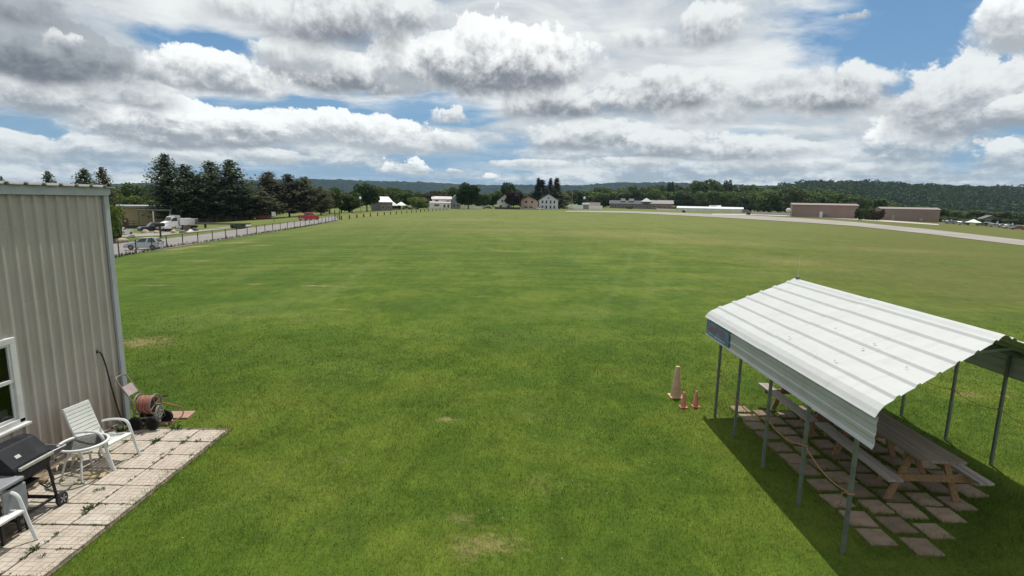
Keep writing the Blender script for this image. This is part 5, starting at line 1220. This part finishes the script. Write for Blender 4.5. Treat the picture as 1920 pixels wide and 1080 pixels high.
t, L, h = hangar('second brown hangar farther right, partly behind brush', 1650, 1760, 272, 262, 390, 396, 14)
obj('door', MB().box(L*.22, -.05, 1.3, 1.2, .1, 2.6), mat('grey_door', (.30, .28, .27), .6), t); obj('vent_box', MB().box(L*.7, -.25, .7, 1.4, .5, 1.4), mat('grey_unit', (.3, .3, .3), .7), t)
obj('band', MB().box(L/2, -.03, h-.9, L, .06, 1.0), mat('dull_band', (.24, .205, .185), .8), t)
# parked light planes and cars at the right edge
def plane(label, px, py, col, rz, s=1.0):
    t = thing('light_aircraft', label, 'airplane'); m = paint('aircraft_paint', col)
    obj('fuselage', MB().lathe([(0, -3.6), (.16, -3.5), (.30, -2.0), (.55, -.4), (.60, .6), (.50, 1.6), (.34, 2.2), (0, 2.4)], (0, 0, 1.25), 12, 'x'), m, t, smooth=True)
    obj('wing', MB().box(.55, 0, 1.92, 1.5, 10.4, .16), m, t, bevel=.05); obj('tail_fin', MB().prism([(-3.6, 1.3), (-2.6, 1.3), (-3.2, 2.6), (-3.75, 2.6)], -.05, .05), m, t); obj('tailplane', MB().box(-3.3, 0, 1.35, .8, 3.2, .07), m, t)
    obj('canopy', MB().box(.75, 0, 1.66, 1.5, 1.0, .42, top=(.7, .85)), M_CGL, t, bevel=.05); obj('propeller', MB().box(2.46, 0, 1.25, .05, .14, 1.9), M_PLAS, t)
    for x, y in ((.4, -1.1), (.4, 1.1), (1.9, 0)): w = obj('wheel', MB().lathe([(0, -.08), (.2, -.08), (.2, .08), (0, .08)], (x, y, .2), 10, 'y'), M_TYRE, t); obj('strut', MB().bar((x, y, .2), (x*.9, y*.4, .85), .07, .07), m, t)
    put(t, px, py, rz, s)
plane('white light aircraft at the left end of the line by the brown hangar', 1773, 418, (.62, .63, .64), 2.2, .62)
plane('grey light aircraft parked between the white tent and the first white aircraft', 1793, 420, (.34, .36, .40), 2.0, .68)
plane('pale blue light aircraft parked right of the white tent', 1852, 424.5, (.40, .45, .52), 2.4, .8)
plane('white light aircraft at the right end of the parked line', 1882, 427.5, (.56, .56, .57), 2.0, .7)
for k, (px, py, c, kd, lb) in enumerate([(1782, 420, (.2, .22, .26), 'suv', 'dark blue grey car behind the left parked aircraft'), (1806, 422, (.30, .29, .28), 'sedan', 'grey car just left of the white tent'), (1840, 424, (.16, .12, .10), 'suv', 'brown car just right of the white tent'), (1866, 426, (.33, .31, .34), 'sedan', 'mauve grey car in the parked line right of the tent'), (1893, 429, (.36, .38, .43), 'suv', 'light blue grey car near the right end of the parked line'), (1908, 431, (.24, .07, .10), 'sedan', 'maroon car last at the right edge of the photo'),
                                     (744, 390.5, (.05, .045, .045), 'suv', 'black car parked before the old house with the bright roof'), (762, 390.5, (.45, .43, .43), 'sedan', 'pale grey car right of the black car by the old house'), (776, 390, (.13, .17, .16), 'suv', 'dark green car left of the white garage house'), (902, 389, (.55, .56, .58), 'suv', 'white van right of the big dark round tree'), (914, 389.3, (.12, .10, .12), 'sedan', 'dark car beside the white van in the yard'), (925, 389.5, (.60, .60, .60), 'sedan', 'white car parked left of the porch house'), (1011, 389.5, (.62, .62, .62), 'sedan', 'white car between the brick house and the grey house'), (1168, 388.8, (.07, .07, .08), 'sedan', 'dark car parked left of the white car at the school'), (1180, 388.8, (.56, .56, .56), 'sedan', 'white car parked in front of the school')]):
    big = px > 1700
    t = car(lb, 'car', 'parked_car', c, 4.5, 1.8, 1.55, kd); put(t, px, py, face(px, (k*37) % 50-25), .82 if big else 1.0)
    if not big:
        p = at(px, 285 if px < 800 else 305 if px < 1100 else 505); t.location = p
for k, (px, c, lb) in enumerate([(1241, (.36, .045, .04), 'red truck parked left of the other red truck by the school annex'), (1257, (.30, .04, .045), 'darker red truck parked at the right end of the school annex')]):
    t = car(lb, 'truck', 'red_truck', c, 8.0, 2.6, 3.0, 'suv'); p = at(px, 480); t.location = p; t.rotation_euler = (0, 0, face(px, 8))
tw = thing('white_tent', 'large white peaked tent among the parked aircraft on the right', 'tent', G(1824, 423), .3); 
obj('canopy', MB().lathe([(5.0, 2.2), (5.0, 2.35), (2.4, 3.4), (.8, 4.3), (0, 4.5)], n=10), mat('tent_white', (.72, .74, .70), .6, var=.04), tw, smooth=True); obj('awning', MB().box(-5.5, -1, 2.5, 3.4, 3.4, .5, top=(.8, .8)), mat('awning_pale', (.6, .64, .58), .6), tw)
for k in range(6): a = k*PI/3; obj('pole', MB().box(4.7*math.cos(a), 4.7*math.sin(a), 1.1, .12, .12, 2.3), M_PLAS, tw)
tw.scale = (.56,)*3
for px, lb, c, w, Y in ((738, 'small white canopy tent left of the black car', (.60, .60, .60), 3.4, 262), (752, 'bright white peaked tent behind the black car', (.70, .71, .72), 4.4, 270)):
    t = thing('canopy_tent', lb, 'tent', at(px, Y)); obj('canopy', MB().lathe([(w*.62, 2.0), (w*.62, 2.2), (w*.3, 3.2), (0, 3.9)], n=8), mat('canopy_white', c, .6), t)
    for k in range(4): a = k*PI/2+.4; obj('pole', MB().box(w*.55*math.cos(a), w*.55*math.sin(a), 1.0, .1, .1, 2.0), M_PLAS, t)
house('grey roofed house behind the parked cars right of the white tent', 1853, 300, 8, 8, 2.6, 4.4, (.16, .14, .14), (.13, .12, .125), .3, 'y', [(-1.5, 1.6, 1, 1)], name='grey_roof_house')
house('small white house beyond the second brown hangar', 1737, 330, 9, 7, 4.0, 5.6, (.56, .56, .55), (.42, .42, .42), .2, 'x', [(-2, 3, 1, 1)], name='white_house')
# poles, water tower
for px, Y, top, lb in ((1072, 374, 356, 'thin pale pole standing at the left end of the white fence panels'),):
    p = at(px, Y); h = hgt(p, top); t = thing('light_pole', lb, 'pole', p); obj('pole', MB().tube([(0, 0, -.3), (0, 0, h)], [.16, .10], 8), mat('pale_pole', (.40, .40, .38), .6), t); obj('lamp_head', MB().box(0, 0, h, .8, .3, .15), M_GALV, t)
p = at(1895, 900); h = hgt(p, 390); t = thing('water_tower', 'small white ball shaped water tower on the wooded hillside', 'water tower', p)
obj('tank', MB().lathe([(0, -2.6), (1.6, -2.2), (2.9, -.6), (2.9, .6), (1.6, 2.2), (0, 2.7)], (0, 0, h), 18), mat('tower_white', (.66, .67, .66), .5), t, smooth=True); obj('stem', MB().tube([(0, 0, -1), (0, 0, h-2)], [.9, .6], 10), M_WHITE, t); obj('mast', MB().tube([(0, 0, h+2.5), (.2, 0, h+9)], .22, 6), M_GALV, t)
p = at(676, 190); h = hgt(p, 372); t = thing('ball_lamp', 'white ball lamp on a thin post in front of the dark trees', 'lamp', p); obj('globe', MB().lathe([(0, -.45), (.33, -.27), (.45, 0), (.33, .3), (.12, .57), (0, .6)], (0, 0, h), 14), mat('globe_white', (.66, .66, .66), .4), t, smooth=True); obj('post', MB().tube([(0, 0, 0), (0, 0, h-.6)], .08, 6), M_GALV, t)
p = at(1095, 395); h = hgt(p, 371.5); t = thing('radar_ball', 'white ball on a dark mast above the grey shed', 'mast', p); obj('ball', MB().lathe([(0, -1.0), (.8, -.6), (1.0, 0), (.8, .6), (0, 1.0)], (0, 0, h), 14), mat('ball_white', (.66, .66, .66), .4), t, smooth=True); obj('mast', MB().tube([(0, 0, 0), (0, 0, h-.8)], .15, 6), M_PLAS, t)
sg = thing('road_sign', 'small pale sign on a post beside the road under the pines', 'sign', G(514, 417)); obj('plate', MB().box(0, 0, 1.9, .9, .05, 1.0), M_PLATE, sg); obj('post', MB().box(0, .05, .7, .1, .06, 1.6), M_GALV, sg)
# ================================================================ trees
def leaf_mat(name, a, b, trans=.42):
    m, nt, bs = newmat(name); N = m.node_tree
    r = nt.n('ShaderNodeNewGeometry').outputs['Random Per Island']; oi = nt.n('ShaderNodeObjectInfo').outputs['Random']
    tc = nt.n('ShaderNodeTexCoord').outputs['Object']; n = nt.noise(nt.vm('ADD', tc, nt.comb(nt.m('MULTIPLY', oi, 20.0), 0.0, 0.0)), 6.0, 3, .6)
    c = nt.mix(nt.m('ADD', nt.m('MULTIPLY', r, .55), nt.m('MULTIPLY', nt.ss(n, .3, .7), .45)), a, b)
    f = nt.ss(oi, 0, 1, .78, 1.2, 'LINEAR'); c = nt.mix(1.0, c, nt.comb(f, f, f), 'MULTIPLY')
    nt.inp(bs, 'Base Color', c); bs.inputs['Roughness'].default_value = .65; bs.inputs['Specular IOR Level'].default_value = .2
    tr = nt.n('ShaderNodeBsdfTranslucent', {'Color': c}); mx = nt.n('ShaderNodeMixShader', {0: trans, 1: bs.outputs[0], 2: tr.outputs[0]}); nt.L.new(mx.outputs[0], N.nodes['Material Output'].inputs[0]); return m
M_BARK = mat('bark', (.075, .06, .048), .95, var=.3, vs=8)
def clump_quads(C, Nrm, size, rr, jitter=.7):
    """leafy clusters: one ragged pentagon per centre, turned about the given outward direction"""
    n = len(C); d = Nrm+rr.normal(0, jitter, (n, 3)); d /= np.linalg.norm(d, axis=1)[:, None]+1e-9
    a = np.cross(d, rr.normal(0, 1, (n, 3))); a /= np.linalg.norm(a, axis=1)[:, None]+1e-9; b = np.cross(d, a)
    V = np.zeros((n, 5, 3))
    for k in range(5):
        t = 2*PI*k/5; s = (size*rr.uniform(.45, 1.15, n))[:, None]
        V[:, k] = C+a*np.cos(t)*s+b*np.sin(t)*s*.8+d*rr.normal(0, .15, n)[:, None]*s
    return V.reshape(-1, 3)
def leafy(name, seed, m, n=2000, shape='round', size=.05):
    """crown of unit height 1 standing on z=0 (crown from about .15 up)"""
    rr = np.random.default_rng(seed); C = []; Nn = []
    if shape == 'round': lobes = [(0, 0, .56, .30, .34)]+[(.24*math.cos(a), .24*math.sin(a), z, rr.uniform(.15, .24), rr.uniform(.13, .22)) for a, z in zip(rr.uniform(0, 6.3, 13), rr.uniform(.26, .84, 13))]
    elif shape == 'tall': lobes = [(0, 0, .55, .20, .40)]+[(.13*math.cos(a), .13*math.sin(a), z, rr.uniform(.11, .17), rr.uniform(.12, .18)) for a, z in zip(rr.uniform(0, 6.3, 12), rr.uniform(.22, .88, 12))]
    elif shape == 'wide': lobes = [(0, 0, .48, .42, .34)]+[(.38*math.cos(a), .38*math.sin(a), z, rr.uniform(.18, .27), rr.uniform(.14, .22)) for a, z in zip(rr.uniform(0, 6.3, 15), rr.uniform(.22, .80, 15))]
    else: lobes = [(0, 0, .4, .5, .36)]+[(.42*math.cos(a), .42*math.sin(a), z, rr.uniform(.2, .3), rr.uniform(.16, .26)) for a, z in zip(rr.uniform(0, 6.3, 12), rr.uniform(.12, .7, 12))]
    w = np.array([l[3]**2 for l in lobes]); w /= w.sum()
    for l, k in zip(lobes, rr.multinomial(n, w)):
        d = rr.normal(0, 1, (k, 3)); d /= np.linalg.norm(d, axis=1)[:, None]
        rad = rr.uniform(.55, 1.0, k)**.5*(1+rr.normal(0, .07, k))
        C.append(np.array(l[:3])+d*rad[:, None]*np.array([l[3], l[3], l[4]])); Nn.append(d+np.array([0, 0, .35]))
    C = np.concatenate(C); Nn = np.concatenate(Nn); C[:, 2] = np.clip(C[:, 2], .02, None)
    V = clump_quads(C, Nn, size, rr); return npmesh(name, V, np.arange(len(V)), 5, m)
def piney(name, seed, m, kind='pine'):
    rr = np.random.default_rng(seed); C = []; Nn = []; Sz = []
    nw = 38 if kind == 'pine' else 36; z0 = .10 if kind == 'pine' else .05
    for i in range(nw):
        t = i/(nw-1); z = z0+(1-z0)*t**.92
        R = (.235*min(1, (1.03-t)*1.45)**.85*(.86+.14*min(1, t*4)) if kind == 'pine' else .30*(1.015-t)**1.35)
        for k in range(int(rr.integers(5, 9)) if t < .93 else 4):
            a = rr.uniform(0, 2*PI); L = R*rr.uniform(.60, 1.16)
            nseg = max(3, int(L/.016)); up = (.20+.6*t) if kind == 'pine' else (-.22+.5*t)
            for q in range(nseg):
                s = (q+1)/nseg; r = L*s
                for _ in range(2 if s < .4 else 3):
                    C.append((r*math.cos(a)+rr.normal(0, .016), r*math.sin(a)+rr.normal(0, .016), z+L*up*s*s+rr.normal(0, .010))); Nn.append((math.cos(a)*.4, math.sin(a)*.4, 1)); Sz.append((.0175 if kind == 'pine' else .019)*(1.2-.45*s))
    for q in range(14): C.append((rr.normal(0, .006), rr.normal(0, .006), 1-.004*q)); Nn.append((0, 0, 1)); Sz.append(.012)
    V = clump_quads(np.array(C), np.array(Nn), np.array(Sz), rr, .55); return npmesh(name, V, np.arange(len(V)), 5, m)
def trunk(name, h=.6, r=.022, limbs=5, seed=0):
    rr = random.Random(seed); mb = MB(); mb.tube([(0, 0, -.03), (.004, 0, h*.3), (-.004, .004, h*.65), (0, 0, h)], [r*1.25, r, r*.75, r*.3], 8)
    for k in range(limbs):
        a = rr.uniform(0, 6.28); z = h*rr.uniform(.3, .8); L = rr.uniform(.12, .26); mb.tube([(0, 0, z), (math.cos(a)*L*.5, math.sin(a)*L*.5, z+L*.35), (math.cos(a)*L, math.sin(a)*L, z+L*.8)], [r*.5, r*.35, r*.12], 5)
    me = newmesh(name, mb.v, mb.f); me.materials.append(M_BARK); return me
GR = {'mid': leaf_mat('leaf_mid', (.048, .082, .021), (.108, .152, .040)), 'dark': leaf_mat('leaf_dark', (.020, .042, .015), (.052, .086, .026), .35), 'light': leaf_mat('leaf_light', (.060, .098, .018), (.125, .168, .038), .35),
      'maroon': leaf_mat('leaf_maroon', (.018, .010, .012), (.045, .026, .028), .2), 'pine': leaf_mat('needle_pine', (.044, .066, .038), (.120, .150, .078), .42), 'spruce': leaf_mat('needle_spruce', (.054, .062, .034), (.135, .136, .072), .42), 'fir': leaf_mat('needle_fir', (.016, .028, .019), (.046, .064, .040), .2), 'olive': leaf_mat('leaf_olive', (.030, .040, .012), (.075, .090, .028), .25), 'rust': leaf_mat('leaf_rust', (.03, .022, .014), (.07, .05, .03), .2)}
_cache = {}
def crown(kind, g, seed):
    k = (kind, g, seed)
    if k not in _cache:
        _cache[k] = piney(kind+'_crown', seed, GR[g], kind) if kind in ('pine', 'spruce') else leafy(kind+'_crown', seed, GR[g], {'round': 2600, 'tall': 2000, 'wide': 3000, 'bush': 1500}[kind], kind, {'bush': .075}.get(kind, .052))
    return _cache[k]
TR = {k: trunk('trunk_'+k, *v) for k, v in {'pine': (.95, .019, 0), 'spruce': (.95, .016, 0), 'round': (.6, .024, 7), 'tall': (.7, .018, 6), 'wide': (.55, .03, 8), 'bush': (.35, .02, 5)}.items()}
def tree(px, Y, top, wpx, kind, g, label, cat='tree', group=None, seed=None, name=None, base_lift=0.0, sink=None):
    p = at(px, Y); h = max(1.0, hgt(p, top)); seed = seed if seed is not None else int(px*7+Y) % 3
    nat = {'pine': .47, 'spruce': .38, 'round': .80, 'tall': .52, 'wide': 1.18, 'bush': 1.35}[kind]
    wid = wpx/1000*Y*math.sqrt(1+(p[0]/Y)**2)*.97; kx = wid/(nat*h)
    t = thing(name or {'pine': 'pine_tree', 'spruce': 'spruce_tree', 'bush': 'bush'}.get(kind, 'leafy_tree'), label, cat, p, random.Random(int(px*13+top*7)).uniform(0, 6.28), group, (h*kx, h*kx, h))
    o = D.objects.new('trunk', TR[kind]); COL.objects.link(o); o.parent = t; o.scale = (1/max(kx, .5),)*2+(1,) if kind not in ('bush',) else (.6, .6, 1)
    o = D.objects.new('crown', crown(kind, g, seed)); COL.objects.link(o); o.parent = t
    return t
# --- pines on the left
for px, Y, top, w, lb in [(18, 105, 333, 14, 'small pine tip just showing over the metal roof at the left edge'), (104, 100, 324, 30, 'round pine top showing over the middle of the metal roof'), (170, 95, 319, 44, 'bushy pine top over the metal roof left of the corner'), (203, 96, 317, 34, 'dark pine behind the corner of the metal building')]:
    tree(px, Y, top, w*1.35, 'pine', 'spruce' if px > 190 else 'pine', lb)
for px, Y, top, w, lb in [(318, 148, 291, 80, 'tallest dark pine of the left group, above the black pickup'), (354, 152, 311, 84, 'second dark pine from the left, above the dump truck'), (402, 154, 305, 84, 'third dark pine, pointed, right of the dump truck'), (438, 156, 302, 90, 'broad dark pine at the right end of the tall pine group'), (376, 160, 330, 70, 'lower pine filling the gap behind the second and third pines')]:
    tree(px, Y, top, w, 'pine', 'pine', lb)
for px, Y, top, w, g, k, lb in [(506, 170, 324, 84, 'spruce', 'pine', 'rusty green pine at the left of the lower pine clump'), (543, 174, 328, 80, 'spruce', 'pine', 'rusty green pine in the middle of the lower pine clump'), (574, 178, 333, 72, 'spruce', 'pine', 'rusty green pine with a ragged top right of the clump middle'), (602, 182, 350, 50, 'spruce', 'pine', 'short rusty pine at the right end of the lower clump'), (492, 160, 360, 76, 'spruce', 'pine', 'low spreading pine in front of the lower pine clump'), (468, 164, 346, 66, 'pine', 'pine', 'short dark pine between the tall pines and the lower clump')]:
    tree(px, Y, top, w, k, g, lb)
# --- left deciduous
tree(213, 66, 380, 36, 'wide', 'light', 'bright yellow green tree beside the corner of the metal building', seed=0)
tree(210, 74, 402, 28, 'bush', 'dark', 'dark bush under the yellow green tree by the white pickup', 'bush')
for px, Y, top, w, g, k in [(232, 190, 345, 40, 'mid', 'round'), (256, 195, 349, 42, 'mid', 'round'), (283, 200, 352, 46, 'mid', 'round'), (243, 170, 362, 44, 'light', 'wide'), (270, 172, 366, 48, 'light', 'wide'), (296, 176, 366, 40, 'light', 'wide')]:
    tree(px, Y, top, w, k, g, 'leafy green tree rising behind the roof of the tan building', group='trees behind the tan building')
for px, Y, top, w, g, k, lb in [(618, 205, 352, 44, 'mid', 'round', 'leafy tree just right of the lower pine clump, at the road end'), (640, 215, 354, 46, 'dark', 'round', 'dark leafy tree behind the gate posts'), (660, 215, 362, 36, 'mid', 'round', 'rounded bright tree left of the ball lamp'), (688, 235, 344, 48, 'dark', 'round', 'large dark leafy tree behind the ball lamp'), (712, 270, 350, 34, 'mid', 'round', 'tree directly behind the old house with the bright roof'), (733, 275, 349, 46, 'mid', 'wide', 'yellowish green tree right of the old house'), (757, 285, 356, 34, 'mid', 'round', 'mid green tree behind the canopy tents'), (784, 272, 368, 44, 'light', 'wide', 'pale green spreading tree left of the white garage house'), (804, 300, 360, 24, 'maroon', 'round', 'small dark reddish tree beside the pale green spreading tree'), (822, 315, 356, 44, 'olive', 'wide', 'dark olive tree behind the white garage house roof'), (845, 330, 351, 36, 'mid', 'round', 'tree behind and right of the white garage house'),
                                (878, 288, 343.5, 42, 'dark', 'round', 'big dark round tree on a clear trunk in the middle of the view'), (906, 330, 362, 36, 'mid', 'wide', 'yellow green tree right of the big dark round tree'), (925, 345, 358, 34, 'mid', 'round', 'tree behind the white car and dark car in the yard'), (958, 330, 343.5, 38, 'dark', 'round', 'tall dark tree behind the porch house'), (963, 302, 358, 34, 'maroon', 'round', 'dark maroon round tree between the porch house and brick house'),
                                (1008, 350, 335, 34, 'fir', 'spruce', 'dark pointed spruce behind the brick house, left of the group'), (1014, 355, 337.5, 62, 'fir', 'spruce', 'broad dark spruce behind the brick house'), (1031, 360, 335, 36, 'fir', 'spruce', 'thin pointed spruce above the pale grey house'), (1043, 360, 335, 48, 'spruce', 'spruce', 'rusty pointed spruce at the right of the spruce group'),
                                (1052, 430, 360, 34, 'mid', 'round', 'green tree just right of the pale grey house'), (1066, 460, 358, 34, 'olive', 'round', 'olive green tree behind the pale pole'), (1084, 470, 354, 30, 'dark', 'round', 'dark round tree right of the pale pole'), (1106, 560, 357, 40, 'mid', 'round', 'green tree above the grey shed')]:
    tree(px, Y, top, w, k, g, lb)
# --- rows of the middle distance and the wood on the right
rr = random.Random(17)
def row(x0, x1, stp, Y, prof, w, kinds, label, group):
    px = x0
    while px < x1:
        t = np.interp(px, [p[0] for p in prof], [p[1] for p in prof])+rr.uniform(-2.2, 3.0)
        k, g = rr.choice(kinds); tree(px, Y+rr.uniform(-14, 14), t, w*rr.uniform(.8, 1.25), k, g, label, group=group, seed=rr.randint(0, 2)); px += stp*rr.uniform(.75, 1.25)
MIX = [('round', 'mid'), ('round', 'mid'), ('wide', 'mid'), ('round', 'dark'), ('tall', 'mid'), ('round', 'olive')]
row(592, 1058, 17, 420, [(590, 357), (690, 356), (800, 360), (900, 363), (960, 361), (1060, 360), (1130, 357)], 26, MIX, 'green tree in the distant belt behind the houses in the centre', 'belt of trees behind the houses')
row(1112, 1570, 14, 640, [(1110, 354), (1145, 350), (1200, 349), (1260, 348), (1300, 345), (1360, 345), (1420, 349), (1480, 350), (1570, 358)], 26, MIX+[('round', 'light'), ('wide', 'light')], 'green tree in the back row of the wood beyond the runway', 'back row of the far wood')
row(1125, 1500, 17, 545, [(1110, 362), (1160, 357), (1230, 358), (1300, 356), (1400, 358), (1500, 364)], 32, MIX+[('wide', 'light'), ('round', 'light'), ('round', 'light')], 'bushy green tree in the front row of the wood behind the school and hangars', 'front row of the far wood')
for px, Y, top, w, k, g, lb in [(1254, 600, 339, 17, 'tall', 'dark', 'tall narrow tree standing out above the wood over the school annex'), (1317, 590, 337, 44, 'round', 'mid', 'tallest round tree crown above the white hangar'), (1340, 600, 341, 30, 'round', 'mid', 'second high crown right of the tallest round tree'), (1359, 610, 338.5, 19, 'round', 'olive', 'separate small round crown standing up from the wood'), (1348, 470, 356, 44, 'wide', 'mid', 'big spreading tree behind the white cottage'), (1380, 480, 358, 40, 'wide', 'mid', 'spreading tree right of the white cottage'), (1420, 470, 352, 46, 'wide', 'mid', 'broad tree behind the barrier wall'), (1440, 450, 350, 40, 'round', 'mid', 'round tree left of the brown hangar'), (1478, 430, 362, 20, 'tall', 'mid', 'slim tree at the left corner of the brown hangar')]:
    tree(px, Y, top, w, k, g, lb)
row(1490, 1660, 13, 420, [(1490, 357), (1560, 362), (1620, 370), (1660, 376)], 26, MIX, 'green tree rising behind the wide brown hangar roof', 'trees behind the brown hangars')
row(1660, 1930, 13, 430, [(1660, 380), (1720, 386), (1780, 394), (1850, 396), (1930, 398)], 24, MIX+[('round', 'light')], 'green tree behind the parked aircraft at the right edge', 'trees behind the parked aircraft')
row(1610, 1655, 8, 262, [(1610, 388), (1655, 389)], 15, [('bush', 'rust'), ('tall', 'olive'), ('bush', 'olive')], 'brown green brush growing between the two brown hangars', 'brush between the hangars')
row(1760, 1930, 12, 300, [(1760, 404), (1930, 411)], 18, [('bush', 'mid'), ('bush', 'dark'), ('bush', 'olive')], 'low bush growing behind the parked cars at the right edge', 'bushes behind the parked cars')
for px, py, w, h, g, lb in [(1282, 398.5, 7, 5, 'rust', 'small brown bush standing alone beyond the runway'), (1403, 403, 8, 6, 'dark', 'small dark bush standing alone at the runway edge'), (447, 429, 26, 7, 'dark', 'low dark hedge beside the road beneath the pines'), (1180, 391, 14, 5, 'dark', 'dark shrub in front of the school')]:
    g_ = G(px, py); Y = min(g_[1], 480); tree(px, Y, py-h if Y < 480 else 386, w, 'bush', g, lb, 'bush')
# --- forest cover of the hill on the right: nobody could count these crowns
def build_woodland():
    r = np.random.default_rng(5); hill_o = D.objects['near_hill']; V = np.array([v.co[:] for v in hill_o.data.vertices]); nrow = 421-1
    n = len(V)//27; V = V.reshape(27, n, 3); C = []; Nn = []; Sz = []
    for _ in range(4200):
        i = r.integers(0, n-1); j = r.uniform(4, 25.2); j0 = int(j); f = j-j0; p = V[j0, i]*(1-f)+V[min(26, j0+1), i]*f
        R = r.uniform(4, 8.5); k = 22
        d = r.normal(0, 1, (k, 3)); d[:, 2] = np.abs(d[:, 2]); d /= np.linalg.norm(d, axis=1)[:, None]
        C.append(p+np.array([r.normal(0, 3), 0, 1.5])+d*R*np.array([1, 1, .8])); Nn.append(d); Sz.append(np.full(k, R*.36))
    V = clump_quads(np.concatenate(C), np.concatenate(Nn), np.concatenate(Sz), r); me = npmesh('hill_woodland', V, np.arange(len(V)), 5, leaf_mat('leaf_hill', (.026, .052, .019), (.050, .082, .029), .4))
    o = D.objects.new('hill_woodland', me); COL.objects.link(o); setp(o, 'dense green forest covering the long hill on the right', 'forest', kind='stuff')
build_woodland()
